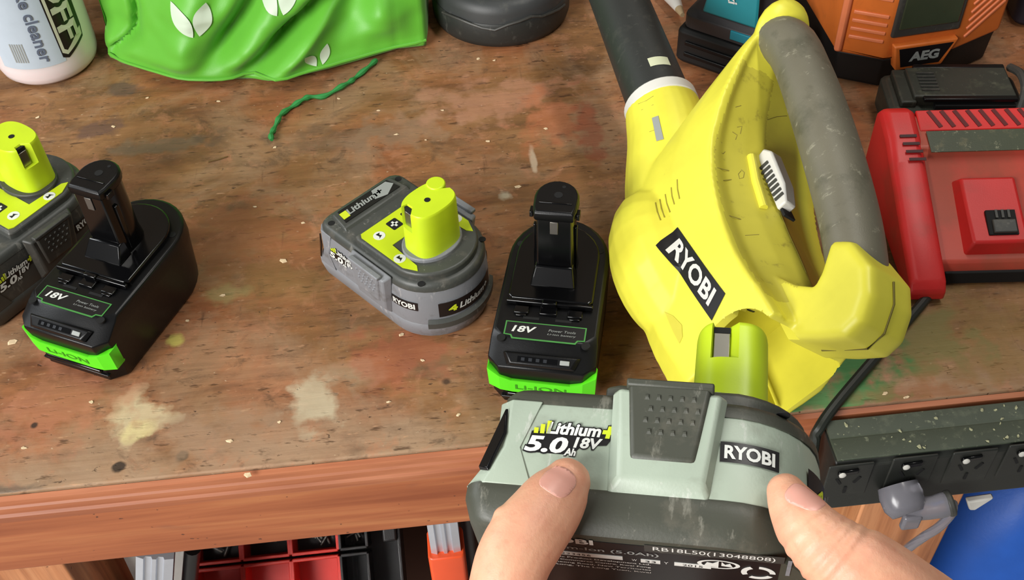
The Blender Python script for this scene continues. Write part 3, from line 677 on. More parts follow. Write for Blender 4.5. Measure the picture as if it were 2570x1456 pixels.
# nozzle: pale collar, black tube with a light rectangular patch
N0 = NOZ[-1]; nd = (Vector((-24, 345, 18)) - N0).normalized()
mk('collar', sweep([N0 - nd * 6, N0 + nd * 5], 31.5, 40), M_wht, blower, bevel=1)
tb = mk('nozzle_tube', sweep([N0, N0 + nd * 70, N0 + nd * 150, N0 + nd * 230], [27.5, 26.5, 25.5, 27], 36), M_tube, blower)
bvT = BVHTree.FromObject(tb, bpy.context.evaluated_depsgraph_get())
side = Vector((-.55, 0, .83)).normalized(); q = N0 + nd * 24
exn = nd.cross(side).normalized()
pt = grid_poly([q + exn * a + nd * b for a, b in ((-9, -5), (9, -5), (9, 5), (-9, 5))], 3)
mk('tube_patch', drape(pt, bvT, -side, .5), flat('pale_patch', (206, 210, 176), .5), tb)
mk('release_tab', drape(grid_poly([Vector((-60, y, z)) for y, z in ((205, 12), (230, 16), (229, 21), (204, 17))], 4), bvB, (1, 0, 0), .6), M_grey, blower)
# maker's label on the left flank
LQ = [Vector((-80, f, u)) for f, u in ((102, 9), (22, 25), (11, 8), (92, -7))]
mk('maker_label', drape(grid_poly(LQ, 5), bvB, (1, 0, 0), .5), M_lblack, blower)
lex = (LQ[1] - LQ[0]).normalized(); ley = (LQ[0] - LQ[3]).normalized()
tg = text_geo('RYOBI', 12.5, bold=.03, width=64)
mid = (LQ[0] + LQ[1] + LQ[2] + LQ[3]) / 4
tg = ([mid + lex * v.x + ley * v.y for v in tg[0]], tg[1])
mk('maker_print', drape(tg, bvB, (1, 0, 0), .8), M_wht, blower, smooth=0)
# thumb recess below the label, vent slits above it and a few dark scuffs, all laid on the shell
M_slit = flat('slit', (150, 138, 40), .6); M_scuff = flat('scuff', (128, 116, 52), .7)
def on_shell(name, pts, r, mat):
    P = [hit(bvB, MB_, *p)[0] for p in pts]; P = [p for p in P if p]
    if len(P) > 1: mk(name, sweep(P, r, 6), mat, blower)
for a, b in (((1700, 450), (1706, 498)), ((1685, 470), (1693, 512)), ((1670, 487), (1682, 532)), ((1656, 500), (1668, 545)), ((1645, 508), (1658, 552))):
    on_shell('vent_slit', [a, ((a[0] + b[0]) / 2 - 2, (a[1] + b[1]) / 2), b], .55, M_slit)
for pl_ in ([(1795, 375), (1815, 385), (1820, 380)], [(1800, 345), (1812, 358)], [(1838, 330), (1850, 338), (1846, 350)], [(1850, 318), (1862, 316), (1858, 335)], [(1846, 268), (1860, 264)], [(1860, 425), (1868, 432), (1866, 445), (1856, 448), (1853, 436), (1860, 428)],
            [(1800, 420), (1830, 428)], [(1815, 452), (1836, 450)], [(1602, 260), (1622, 252), (1640, 240)], [(1610, 275), (1640, 262)], [(1630, 330), (1652, 322)], [(1830, 540), (1860, 550)], [(1870, 590), (1905, 588)], [(1925, 300), (1950, 292), (1975, 290)]):
    on_shell('scuff_mark', pl_, .24, M_scuff)
rp_ = [hit(bvB, MB_, x, y)[0] for x, y in ((1668, 782), (1690, 792), (1712, 815), (1714, 845), (1706, 862), (1690, 832))]
if all(rp_): mk('thumb_recess', drape(grid_poly(rp_, 4), bvB, (1, 0, 0), .4), M_yeldirt, blower)
mk('socket_rib', box(30, 10, -22, 14, 44, 3), M_yel, blower, bevel=1)
mk('socket_terminal', join(box(-6, 52, 20, 26, 16, 26), box(-6, 42, 20, 6, 10, 18)), M_blackmatte, blower, bevel=1.5)
# let the lowest point of the housing touch the bench
dg = bpy.context.evaluated_depsgraph_get()
mw = MB_.copy(); lo = min((mw @ v.co).z for v in housing.data.vertices)
blower.location.z -= lo - 0.0003

# ---------------------------------------------------------------- spray bottle at the left
M_bot = NT('cloudy_bottle')
M_bot.set(Base_Color=srgb(226, 214, 214), Roughness=.25, Subsurface_Weight=.6, Subsurface_Radius=(.02, .012, .012), Subsurface_Scale=.5, Transmission_Weight=.0)
pb = at(108, 222)
bottle = thing('spray_bottle', 'cloudy white cleaner bottle with black and cream logo at the far left', 'bottle', place(pb.x, pb.y + .048, 0, 0))
BR = 51
mk('bottle_body', lathe([(38, 0), (44, 1.5), (48.5, 6), (50.4, 12), (BR, 20), (BR, 190), (48, 205), (40, 222), (28, 236), (18, 244), (17, 258)], 56), M_bot.m, bottle, smooth=60)
mk('spray_head', join(lathe([(20, 258), (20, 276), (13, 280), (12, 300)], 28), box(0, -12, 306, 24, 70, 24)), M_blackmatte, bottle, bevel=3)
fa = math.atan2(CAM_LOC.y - pb.y - .048, CAM_LOC.x - pb.x)
def on_bot(lift):
    return lambda v: Vector(((BR + lift) * cos(fa + v.x / BR), (BR + lift) * sin(fa + v.x / BR), v.z))
def bot_patch(name, poly, mat, lift, par):
    g = grid_poly([Vector((x, 0, z)) for x, z in poly], 5); f = on_bot(lift)
    return mk(name, ([f(v) for v in g[0]], g[1]), mat, par)
M_blab = flat('bottle_label', (188, 202, 214), .35)
blb = bot_patch('label', [(-52, 26), (14, 26), (16, 190), (-52, 190)], M_blab, .2, bottle)
bot_patch('logo_field', [(12, 31), (18, 28), (42, 40), (44, 52), (44, 186), (8, 186)], M_lblack, .4, blb)
bot_patch('logo_border', [(13, 36), (18, 32), (41, 43), (42, 52), (39, 51), (37, 46), (19, 36.5), (16, 39), (13, 186), (10, 186)], flat('logo_cream', (206, 208, 184), .5), .6, blb)
def bot_text(s, x, z, h, wd, mat, lift, **k):
    f = on_bot(lift); M = basis((x, 0, z), (0, 0, -1), (1, 0, 0))
    lettering('print', s, h, mat, blb, M, lift=0, fn=f, width=wd, **k)
M_cream = bpy.data.materials['logo_cream']
bot_text('OFF', 27, 84, 22, 76, M_cream, 1.3, bold=.03)
bot_text('MUC', 27, 166, 22, 76, M_cream, 1.3, bold=.03)
bot_text('bike cleaner', -4, 78, 12, 92, flat('bottle_print', (96, 106, 124), .5), 1.0, bold=.02)
for k in range(6): bot_patch('print_block', [(-34 + k * 2.4, 34), (-32.6 + k * 2.4, 34), (-32.6 + k * 2.4, 56), (-34 + k * 2.4, 56)], M_grey, .5, blb)

# ---------------------------------------------------------------- green shopping bag
def bag_mat():
    n = NT('green_bag_fabric'); v = n.coord()
    base = n.mix(n.noise(v, 14, 3), srgb(86, 166, 38), srgb(102, 184, 54))
    wv = n.noise(n.coord(scale=(1, 1, 1)), 900, 1)
    n.bump(wv, .15, .0004)
    return n.set(Base_Color=base, Roughness=.5, Sheen_Weight=.15)
bag = thing('shopping_bag', 'bright green reusable shopping bag with white leaf prints, slumped on the bench', 'bag', place(0, 0, 0))
bl, bc, br = at(296, 168), at(640, 204), at(1062, 112)
def bag_pt(u, v, lift=0.0):
    """front and sides of the bag: u runs left gusset - front - right gusset, v upward"""
    if u < .14: s = u / .14; x = -345 + 8 * s; y = 655 - 120 * s
    elif u > .9: s = (u - .9) / .1; x = -8 + 8 * s; y = 522 + 120 * s
    else:
        s = (u - .14) / .76; x = -337 + 329 * s; y = 535 - 54 * sin(pi * min(1, s * 1.1) * .92) * (1 - .12 * s) - 12 * s
    z = 250 * v
    lean = 70 * v + 26 * v * v
    bulge = 16 * sin(pi * min(v * 2.2, 1)) * sin(pi * u)
    d = 0
    wgt = min(1, v * 6) * min(1, max(0, (u - .08) * 9))
    d += 34 * wgt * math.exp(-(((u - .52 - .55 * v) / .05) ** 2))          # ridges and valleys that sweep to the upper right
    d -= 60 * wgt * math.exp(-(((u - .46 - .75 * v) / .04) ** 2))
    d -= 48 * wgt * math.exp(-(((u - .66 - .34 * v) / .06) ** 2)) * min(1, v * 3)
    d += 22 * wgt * math.exp(-(((u - .84 + .15 * v) / .05) ** 2))
    d += 10 * math.exp(-(((v - .1) / .07) ** 2)) * math.exp(-(((u - .3) / .16) ** 2))
    d -= 9 * math.exp(-(((v - .15 - .2 * (u - .14)) / .05) ** 2)) * math.exp(-(((u - .2) / .08) ** 2))
    d += 6 * noise.noise((u * 9, v * 7, 2)) * min(1, v * 8) + 3 * noise.noise((u * 22, v * 18, 5)) * min(1, v * 8)
    d += 5 * math.exp(-((v - .035) / .02) ** 2)
    us = .15 + .078 * min(1, max(0, (v - .06) / .1)) + .015 * min(1, max(0, (v - .16) / .1))
    if u > .1: d -= 20 * math.exp(-(((u - us) / .012) ** 2)) * min(1, v * 12)
    if .1 < u < us: d -= 170 * (us - u)
    d -= 34 * math.exp(-(((u - .36 - .5 * v) / .03) ** 2)) * min(1, max(0, v - .06) * 8) * (1 if u < .62 else 0)
    d += 16 * math.exp(-(((u - .31 - .2 * v) / .05) ** 2)) * min(1, v * 6)
    sd = sin(pi * u) ** .4
    y2 = y + lean * (1 if .1 < u < .95 else .6) - (bulge + d + lift) * (sd if .14 < u < .9 else .2)
    x2 = x + (-(bulge * .5 + d * .35 + lift) if u < .14 else (bulge * .5 + d * .35 + lift if u > .9 else 0)) - 8 * v * (1 - 2 * u)
    if v < .02: y2 += 6 * (1 - v / .02)
    return Vector((x2, y2, max(.4, z)))
NU, NV = 130, 60
g = loft([[bag_pt(i / NU, (j / NV) ** 1.15) for i in range(NU + 1)] for j in range(NV + 1)], closed=False, cap0=False, cap1=False)
bo = mk('bag_front', g, bag_mat(), bag, smooth=75)
so = bo.modifiers.new('solid', 'SOLIDIFY'); so.thickness = 0.0012; so.offset = -1
back = loft([[(-345 + 345 * i / 20, 660 + 20 * sin(pi * i / 20) + 55 * (j / 8), max(.4, 250 * j / 8)) for i in range(21)] for j in range(9)], closed=False, cap0=False, cap1=False)
bk = mk('bag_back', back, bo.data.materials[0], bag, smooth=75)
so = bk.modifiers.new('solid', 'SOLIDIFY'); so.thickness = 0.0012; so.offset = -1
M_leaf = flat('printed_leaf', (206, 222, 198), .55)
def leaf(uc, vc, size, ang):
    P = []
    for k in range(24):
        t = k / 23 * 2 - 1 if k < 12 else 0
    out = []
    for k in range(17):
        t = k / 16; out.append((t, .26 * sin(pi * t) ** .9))
    for k in range(15, 0, -1):
        t = k / 16; out.append((t, -.26 * sin(pi * t) ** .9))
    ca, sa = cos(radians(ang)), sin(radians(ang))
    pts = [((x * ca - y * sa) * size, (x * sa + y * ca) * size) for x, y in out]
    g = grid_poly([Vector((uc + x / 432, vc + y / 250, 0)) for x, y in pts], .012)
    return mk('leaf_print', ([bag_pt(min(max(v.x, 0), 1), max(v.y, .004), 1.4) for v in g[0]], g[1]), M_leaf, bag, smooth=75)
def bag_uv(px, py):
    best = None
    for i in range(20, 120):
        for j in range(2, 60):
            P = bag_pt(i / 130, j / 100) * .001 - CAM_LOC; z = P.dot(CAM_F)
            e = (PW / 2 + FPX * P.dot(CAM_R) / z - px) ** 2 + (PH / 2 - FPX * P.dot(CAM_U) / z - py) ** 2
            if best is None or e < best[0]: best = (e, i / 130, j / 100)
    return best[1], best[2]
for px, py, big in ((492, 92, 34), (700, 38, 34), (803, 163, 19)):
    uc, vc = bag_uv(px, py)
    leaf(uc - .006, vc, big, 118); leaf(uc + .008, vc, big, 68)
mk('seam_base', sweep([bag_pt(.14 + .76 * k / 30, .04, 1.0) for k in range(31)], 1.6, 8), bo.data.materials[0], bag)
# green string pulled out from under the bag
sp_ = [(945, 158), (925, 178), (895, 198), (880, 212), (855, 228), (815, 246), (780, 250), (760, 260), (735, 272), (710, 292), (700, 310), (688, 330), (682, 345), (684, 360)]
M_str = flat('green_string', (44, 140, 66), .6)
o = mk('green_string', sweep(catmull([at(x, y) * 1000 + Vector((0, 0, 3.4 + 1.2 * sin(i * 2.1))) for i, (x, y) in enumerate(sp_)], 4), [2.4 + .7 * sin(i * 1.3) for i in range(53)], 8), M_str)
tag(o, 'thin green string trailing out from under the green bag', 'string')

# ---------------------------------------------------------------- round black base behind
pr_ = at(1275, 122)
rb_ = thing('round_black_base', 'dusty black round appliance base at the back beside the green bag', 'appliance', place(pr_.x, pr_.y + .073, 0))
mk('foot_ring', lathe([(68, 0), (72, 2), (74, 8), (74, 26), (72.5, 29)], 56), M_tube, rb_, smooth=50)
mk('skirt', lathe([(72, 28), (70.5, 38), (68, 46), (60, 50)], 56), plastic('dusty_black', (56, 58, 58), .5, dirt=.5, dcol=(84, 84, 78), dscale=50), rb_, smooth=50)
mk('dome', lathe([(60, 49), (57, 54), (54, 80), (48, 110), (40, 140), (30, 150)], 56), plastic('dusty_dome', (84, 88, 66), .6, dirt=.7, dcol=(44, 46, 34), dscale=30), rb_, smooth=50)
mk('torn_edge', sweep([(74.3 * cos(a), 74.3 * sin(a), 27 + 3 * sin(k * .9) + (5 if 5 < k < 9 else 0)) for k, a in enumerate([radians(-150 + 10 * k) for k in range(13)])], 1.4, 6), M_gdark, rb_)

# ---------------------------------------------------------------- cordless tool in teal and black behind the blower
M_teal = plastic('teal_plastic', (26, 120, 128), .4); M_dkgrey = plastic('charcoal_plastic', (58, 56, 58), .5)
pk = at(1815, 175)
mak = thing('cordless_tool', 'teal and black cordless power tool standing on its battery behind the blower handle', 'power tool', place(pk.x + .022, pk.y + .014, 0, -40))
mk('battery_pack', loft([[(x, y, z) for x, y in rrect(-58 + i, 58 - i, -37 + i, 37 - i, 7, 3)] for z, i in ((0, 3), (4, 0), (36, 0), (40, 3))]), M_blackmatte, mak, bevel=1)
for z in (13, 26):
    mk('pack_rib', box(-10, -37.6, z, 74, 3, 4.5), M_black, mak, bevel=1)
mk('pack_release', box(52, -10, 34, 16, 24, 14), M_teal, mak, bevel=2)
mk('tool_foot', loft([[(x, y, z) for x, y in rrect(-54 + i, 50 - i, -33 + i, 33 - i, 9, 3)] for z, i in ((40, 0), (54, 0), (60, 6))]), M_dkgrey, mak, bevel=1)
mk('foot_inlay', box(18, -32.5, 49, 40, 4, 10), flat('bright_teal', (30, 140, 160), .4), mak, bevel=1)
hb = mk('handle', sweep(catmull([(6, 0, 60), (4, 4, 95), (8, 10, 135), (10, 16, 170)], 4), [(26, 20), (25, 20), (24, 19), (22, 18), (21, 18), (21, 18), (21, 18), (21, 18), (22, 19), (23, 20), (24, 22), (25, 24), (26, 25)], 20), M_dkgrey, mak, smooth=60)
band = mk('teal_band', loft([[(-34, -30, 64), (24, -30, 64), (24, -34, 64), (-34, -34, 64)], [(-26, -18, 120), (16, -18, 120), (16, -24, 120), (-26, -24, 120)]]), M_teal, mak, bevel=2)
lettering('print', 'makita', 10, M_white, band, basis((-5, -31, 90), (.1, .25, -1), (1, 0, .1)), lift=2.2, bold=.03, width=44)
mk('motor_body', sweep([(-50, 26, 165), (-8, 14, 168), (34, 2, 170)], [(34, 32), (36, 34), (30, 28)], 24), M_black, mak, smooth=60)
# white nozzle tip
pw = at(1712, 66)
cone = thing('white_nozzle', 'white tapered glue nozzle with a stained tip beside the teal tool', 'nozzle', place(pw.x, pw.y, .0125, 96))
def cone_g(prof): return xf(lathe(prof, 24), Matrix.Rotation(radians(90), 4, 'Y'))
mk('nozzle_body', cone_g([(4.5, 14), (12, 60), (12.4, 62), (12.4, 130)]), M_wht, cone, smooth=40)
mk('nozzle_tip', cone_g([(2.5, 2), (4.5, 14.2)]), flat('stained_tip', (170, 148, 112), .5), cone, smooth=40)

# ---------------------------------------------------------------- orange work light
M_or = plastic('orange_plastic', (214, 112, 44), .45, dirt=.3, dcol=(150, 80, 36), dscale=40)
M_or2 = plastic('pale_orange', (226, 128, 84), .45); M_glass = plastic('dark_lens', (58, 66, 48), .2)
Z4 = .04
A_, B_, C_, D_ = [at(x, y, Z4) * 1000 for x, y in ((2098, 120), (2218, 142), (2395, 116), (2512, 66))]
aeg = thing('work_light', 'orange and black work light with louvred sides and dark lens at the back right', 'work light', place(0, 0, 0))
E_ = D_ + Vector((10, 150, 0)); F_ = A_ + Vector((-6, 150, 0))
plan = [(p.x, p.y) for p in (A_, B_, C_, D_, E_, F_)]
cx = sum(p[0] for p in plan) / 6; cy = sum(p[1] for p in plan) / 6
sc = lambda k: [(cx + (x - cx) * k, cy + (y - cy) * k) for x, y in plan]
mk('orange_shell', loft([[(x, y, z) for x, y in sc(k)] for z, k in ((34, .985), (40, 1), (200, 1), (225, .95))]), M_or, aeg, bevel=4, seg=3)
mk('black_base', loft([[(x, y, z) for x, y in sc(k)] for z, k in ((0, .9), (3, .93), (30, .95), (35, .96))]), M_blackmatte, aeg, bevel=2)
def face(p, q):
    ex = (q - p).normalized(); return lambda u, v, w=0: basis(p + ex * u + Vector((0, 0, v - 40)) + ex.cross(Vector((0, 0, 1))) * w, ex, (0, 0, 1))
fl_, fc_, fr_ = face(A_, B_), face(B_, C_), face(C_, D_)
wl, wc, wr = (B_ - A_).length, (C_ - B_).length, (D_ - C_).length
for k in range(9):
    z = 56 + k * 9 + (9 if k > 3 else 0)
    mk('louvre', xf(box(0, 0, 0, wl * .72, 3.6, 3), fl_(wl * .56, z, 0)), M_or2, aeg, bevel=.8)
for k in range(11):
    mk('louvre', xf(box(0, 0, 0, wr * .84, 3.2, 3), fr_(wr * .52, 60 + k * 9, 0) @ Matrix.Rotation(.5, 4, 'Z')), M_or2, aeg, bevel=.8)
mk('corner_rib', xf(box(0, 0, 0, 8, 165, 8), fl_(2, 120, 0)), M_or2, aeg, bevel=3)
ln = mk('lens_frame', xf(box(0, 0, 0, wc * .96, 150, 6), fc_(wc * .5, 136, 0)), M_gdark, aeg, bevel=2.5)
mk('lens', xf(box(0, 0, 0, wc * .82, 130, 3), fc_(wc * .5, 136, 3)), M_glass, ln, bevel=1)
mk('lens_hood', xf(box(0, 0, 0, wc * .82, 60, 4), fc_(wc * .5, 172, 3.4)), M_hole, ln, bevel=1)
bd = mk('badge', xf(loft([[(-wc * .36, -16, -4), (wc * .3, -16, -4), (wc * .45, 12, -4), (-wc * .45, 12, -4)], [(-wc * .36, -16, 7), (wc * .3, -16, 7), (wc * .45, 12, 7), (-wc * .45, 12, 7)]]), fc_(wc * .52, 42, 0)), M_or, aeg, bevel=1.5)
mk('badge_field', xf(prism([(-wc * .3, -12), (wc * .24, -12), (wc * .38, 9), (-wc * .38, 9)], 7, 7.6), fc_(wc * .52, 42, 0)), M_lblack, bd)
lettering('print', 'AEG', 11, M_grey, bd, fc_(wc * .52, 41, 0), lift=8, bold=.05, width=30)

# ---------------------------------------------------------------- black slide battery behind the red charger
pq = at(2395, 238, .034)
slide = thing('slide_battery', 'black slide-on battery with a red latch lying behind the red charger', 'battery', place(pq.x, pq.y, 0, -8))
M_dust = plastic('dusty_black_pack', (46, 48, 40), .5, dirt=.5, dcol=(76, 78, 62), dscale=60, scuff=.3, scol=(110, 110, 92))
mk('pack_body', loft([[(x, y, z) for x, y in rrect(-62 + i, 62 - i, -36 + i, 36 - i, 10, 3)] for z, i in ((0, 3), (4, 0), (30, 0), (34, 4))]), M_dust, slide, bevel=1)
mk('rail_block', join(box(4, 6, 39, 92, 44, 12), box(-46, 6, 37, 14, 50, 7)), M_dust, slide, bevel=1.5)
for s in (-1, 1): mk('rail', box(8, 6 + s * 24, 43, 84, 6, 4), M_black, slide, bevel=1)
for k in range(6): mk('terminal_fin', box(-26, -8 + k * 5, 45.6, 16, 1.6, 2), M_gdark, slide)
mk('rail_slot', box(14, -19, 36, 74, 7, 5), M_hole, slide)
mk('red_latch', box(44, -30, 30, 22, 12, 12), plastic('red_latch', (206, 38, 52), .4), slide, bevel=2.5)
mk('end_clip', sweep(catmull([(52, -26, 36), (58, -10, 46), (60, 12, 48), (58, 34, 40)], 4), 4, 8), M_gdark, slide)

# ---------------------------------------------------------------- red charger
M_red = plastic('red_plastic', (206, 38, 36), .45, dirt=.3, dcol=(140, 62, 44), dscale=18)
M_redd = plastic('dusty_red_top', (190, 70, 52), .5, dirt=.5, dcol=(142, 74, 50), dscale=12, thr=.45)
ch = thing('battery_charger', 'dusty red multi-bay battery charger with vent slots beside the blower handle', 'charger', place(.362, .112, 0, -5.5))
prof = [(8, 0), (148, 0), (148, 62), (138, 72), (104, 66), (96, 56), (12, 22), (8, 14)]
mk('charger_body', loft([[(x, y, z) for y, z in prof] for x in (4, 232)]), M_redd, ch, bevel=2)
railp = [(-14, 4), (-14, 14), (-8, 22), (92, 62), (112, 71), (140, 77), (150, 72), (150, 4)]
for x0, x1 in ((0, 30), (206, 236)):
    mk('side_rail', loft([[(x0 + i, y, z * k) for y, z in railp] for x0, x1, i, k in ((x0, x1, 0, .93), (x0, x1, 5, 1), (x0, x1, x1 - x0 - 5, 1), (x0, x1, x1 - x0, .93))]), M_red, ch, bevel=2.5)
top = lambda x, y, z: basis((x, y, z), (1, 0, 0), (0, 34, 7.5))
mk('vent_band', xf(box(0, 0, 0, 176, 22, 5), top(118, 132, 70)), M_red, ch, bevel=1)
for k in range(14):
    mk('vent_slot', xf(box(0, 0, 0, 3.6, 19, .8), top(44 + k * 11, 132, 72.8) @ Matrix.Rotation(-(-.4), 4, 'Z')), flat('red_shadow', (92, 12, 14), .6), ch)
for k in range(4):
    mk('vent_slot', xf(box(0, 0, 0, 14, 2.6, .6), basis((17 + k * 1.5, 112 - k * 7, 71.8 - k * 2.6), (1, 0, .0), (0, 92, 35))), flat('red_shadow', (60, 8, 10), .6), ch)
stp = mk('sticker', xf(box(0, 0, 0, 172, 22, .8), top(120, 108, 68)), plastic('worn_sticker', (66, 72, 54), .35, dirt=.7, dcol=(110, 104, 76), dscale=60, scuff=.6, scol=(160, 158, 130)), ch)
sl2 = lambda x, y, w=0: basis((x, y, 22 + (y - 12) * 34 / 84 + w), (1, 0, 0), (0, 84, 34))
for x in (76, 152):
    by = mk('bay_block', xf(loft([[(-27, -32, -2), (27, -32, -2), (27, 36, -2), (-27, 36, -2)], [(-22, -26, 13), (22, -26, 13), (22, 34, 9), (-22, 34, 9)]]), sl2(x, 46)), M_red, ch, bevel=2)
    la = mk('bay_socket', xf(box(3, -9, 12.6, 24, 22, 3), sl2(x, 46)), M_hole, by, bevel=.6)
    mk('bay_tongue', xf(box(4, -13, 14.4, 19, 12, 4), sl2(x, 46)), M_gdark, by, bevel=1)
    for k in range(3): mk('terminal', xf(box(-1 + k * 5, -2, 14.4, 2, 7, 2), sl2(x, 46)), M_gdark, by)
mk('front_shadow', box(118, 9, 8, 168, 6, 13), M_hole, ch, bevel=1)  # near-black block standing in for the shadow below the charger's front edge
# its lead runs off the front of the bench
M_cab = plastic('black_cable', (34, 38, 32), .5)
cab = [at(2352, 690, .006), at(2330, 740, .005), at(2290, 790, .005), at(2230, 860, .005), at(2165, 935, .005), at(2110, 1000, .005), at(2075, 1045, .004), at(2056, 1075, .001), at(2046, 1096, -.006), Vector((.2515, -.022, -.02)), Vector((.2505, -.022, -.06)), Vector((.25, -.016, -.12))]
o = mk('charger_lead', sweep(catmull([p * 1000 for p in cab], 5), 4.2, 10), M_cab)
tag(o, 'black power lead running from the red charger over the front edge of the bench', 'cable')

# ---------------------------------------------------------------- dark thing at the far right edge
pz = at(2556, 110)
o = thing('dark_tool_case', 'dark navy tool case at the far right edge behind the orange light', 'case', place(pz.x + .075, pz.y + .06, 0, -12))
mk('case_body', loft([[(x, y, z) for x, y in rrect(-62 + i, 62 - i, -45 + i, 45 - i, 12, 3)] for z, i in ((0, 4), (5, 0), (88, 0), (95, 6))]), plastic('navy_black', (34, 34, 46), .45), o, bevel=1)
mk('case_latch', box(-30, -46, 62, 30, 5, 18), M_metal, o, bevel=1)

# ---------------------------------------------------------------- power strip on the front of the bench
M_psd = plastic('dusty_strip_top', (66, 74, 60), .6, dirt=.6, dcol=(92, 98, 80), dscale=60, scuff=.6, scol=(140, 146, 120))
M_psf = plastic('strip_front', (34, 36, 32), .5, dirt=.4, dcol=(52, 54, 48), dscale=60)
x0 = 261
ps = thing('power_strip', 'dusty black multi-outlet power strip fixed along the front edge of the bench', 'power strip', place(x0 * .001, 0, 0))
sec = [(-7, -4), (-40, -4), (-44, -8), (-45.5, -60), (-43, -63), (-7, -63)]
mk('strip_body', loft([[(x, y, z) for y, z in sec] for x in (0, 400)]), M_psf, ps, bevel=1.2)
mk('strip_lid', loft([[(x, y, z) for y, z in ((-6, -4), (-41, -4), (-41, -2), (-24, -1.2), (-22, -2), (-20, -1.2), (-6, -1.2))] for x in (1, 399)]), M_psd, ps, bevel=.6)
fy = -45.8
rk = []
pxs = [(2115, 1185), (2275, 1165), (2425, 1150), (2565, 1132)]
M_holl = M_hole
for i, (px, py) in enumerate(pxs):
    q = aty(px, py, fy * .001) * 1000; u, v = q.x - x0, q.z
    ot = mk('outlet', xf(box(0, 0, 0, 34, 40, 2.4), basis((u + 6, fy + 1.2, v - 13), (1, 0, 0), (0, 0, 1))), M_psf, ps, bevel=1)
    mk('rocker_switch', xf(box(0, 0, 0, 15, 5, 3), basis((u + 4, fy - .6, v), (1, 0, .1), (0, 0, 1))), M_blackgloss, ot, bevel=1)
    mk('switch_mark', xf(lathe([(2.6, 0), (2.6, 1), (1.2, 1.8)], 12), basis((u - 1, fy - 2.4, v), (1, 0, 0), (0, 0, 1))), M_wht, ot)
    for dx, rot in ((-7, .5), (7, -.5)):
        mk('pin_slot', xf(box(0, 0, 0, 2, 8, .8), basis((u + 6 + dx, fy - .2, v - 12), (1, 0, 0), (0, 0, 1)) @ Matrix.Rotation(rot, 4, 'Z')), M_holl, ot)
    mk('pin_slot', xf(box(0, 0, 0, 2, 8, .8), basis((u + 6, fy - .2, v - 24), (1, 0, 0), (0, 0, 1))), M_holl, ot)
rnd = random.Random(3); dd = []
for k in range(34):
    dd.append(xf(chip_geo(k), Matrix.Translation((rnd.uniform(8, 200), rnd.uniform(-39, -8), -1.3)) @ Matrix.Rotation(rnd.uniform(0, 6), 4, 'Z') @ Matrix.Scale(rnd.uniform(.5, 2.4), 4)))
dust = mk('sawdust', join(*dd), flat('sawdust', (176, 176, 140), .8), ps, smooth=0); dust['kind'] = 'stuff'
# clear grey plug pushed into the second outlet
M_plug = NT('smoky_plug'); M_plug.set(Base_Color=srgb(150, 148, 156), Roughness=.22, Transmission_Weight=.55, IOR=1.45)
pg_ = aty(2250, 1212, fy * .001)
plug = thing('power_plug', 'translucent grey plug and lead pushed into the power strip', 'plug', place(pg_.x, pg_.y - .001, pg_.z))
ax = lambda pts: [Vector(p) for p in pts]
mk('plug_body', sweep(ax([(0, -1, 0), (1, -8, -3), (2, -16, -7), (3, -21, -9)]), [(15, 13), (16.5, 14), (15.5, 13), (12, 10)], 24), M_plug.m, plug, smooth=60)
mk('plug_shoulder', sweep(catmull([(4, -13, -9), (14, -16, -11), (24, -18, -8), (33, -18, -5)], 4), [(9, 9)] * 5 + [(8.5, 9)] * 4 + [(9, 9.5)] * 4, 16), M_plug.m, plug, smooth=60)
mk('plug_collar', sweep([(32, -18, -5.5), (37, -18, -4)], 10, 16), M_gdark, plug, bevel=1.5)
mk('plug_lead', sweep(catmull([(37, -18, -5), (38, -20, -16), (32, -22, -30), (24, -20, -48), (20, -10, -90), (22, 6, -160)], 5), 3.6, 10), M_plug.m, plug)
mk('plug_fin', box(6, -23, -16, 14, 6, 16), M_plug.m, plug, bevel=2)

# ---------------------------------------------------------------- things kept under the bench
M_alu = flat('aluminium', (206, 210, 218), .35, .6); M_orn = flat('orange_cap', (236, 86, 40), .4)
shelf = mk('lower_shelf', box(330, 330, -607, 1360, 560, 14), M_under, bench, bevel=1)
def rail_tool(name, label, px0, px1, py, y, cap, ztop=-70):
    a, b = aty(px0, py, y), aty(px1, py, y); wd = (b.x - a.x) * 1000
    t = thing(name, label, 'spirit level', place((a.x + b.x) / 2, y + .014, -.6))
    L = 600 + ztop
    mk('rail', loft([[(x, yy, z) for x, yy in ((-wd / 2, 12), (-wd / 2, -10), (-wd * .3, -12), (-wd * .26, -9.5), (-wd * .1, -9.5), (-wd * .06, -12), (wd * .04, -12), (wd * .08, -9.5), (wd * .22, -9.5), (wd * .26, -12), (wd / 2, -11), (wd / 2, 12))] for z in (0, L)]), M_alu, t)
    if cap: mk('end_cap', loft([[(x, yy, z) for x, yy in rrect(-wd * .62, wd * .62, -17, 15, 4, 2)] for z in (0, cap)]), M_orn, t, bevel=1.5)
    return t
t_ = thing('spirit_level', 'grooved aluminium rail leaning under the bench left of the red organiser', 'spirit level')
P0, P1 = aty(392, 1372, .03) * 1000, aty(389, 1456, .03) * 1000; P1 = P0 + (P1 - P0) * ((-895 - P0.z) / (P1.z - P0.z))
wd = 30
mk('rail', sweep([P0, P1], 1, up=(0, 1, 0), shape=[(x * wd, y) for x, y in ((-.5, 12), (-.5, -10), (-.3, -12), (-.26, -9.5), (-.1, -9.5), (-.06, -12), (.04, -12), (.08, -9.5), (.22, -9.5), (.26, -12), (.5, -11), (.5, 12))]), M_alu, t_, smooth=20)
wq = [aty(x, y, .07) * 1000 for x, y in ((296, 1370), (372, 1362), (372, 1520), (372, 1530))]
o = mk('white_board', loft([[(p.x, p.y, p.z) for p in wq], [(p.x, p.y + 12, p.z) for p in wq]]), M_wht, bench)
zc = aty(1090, 1398, .03).z
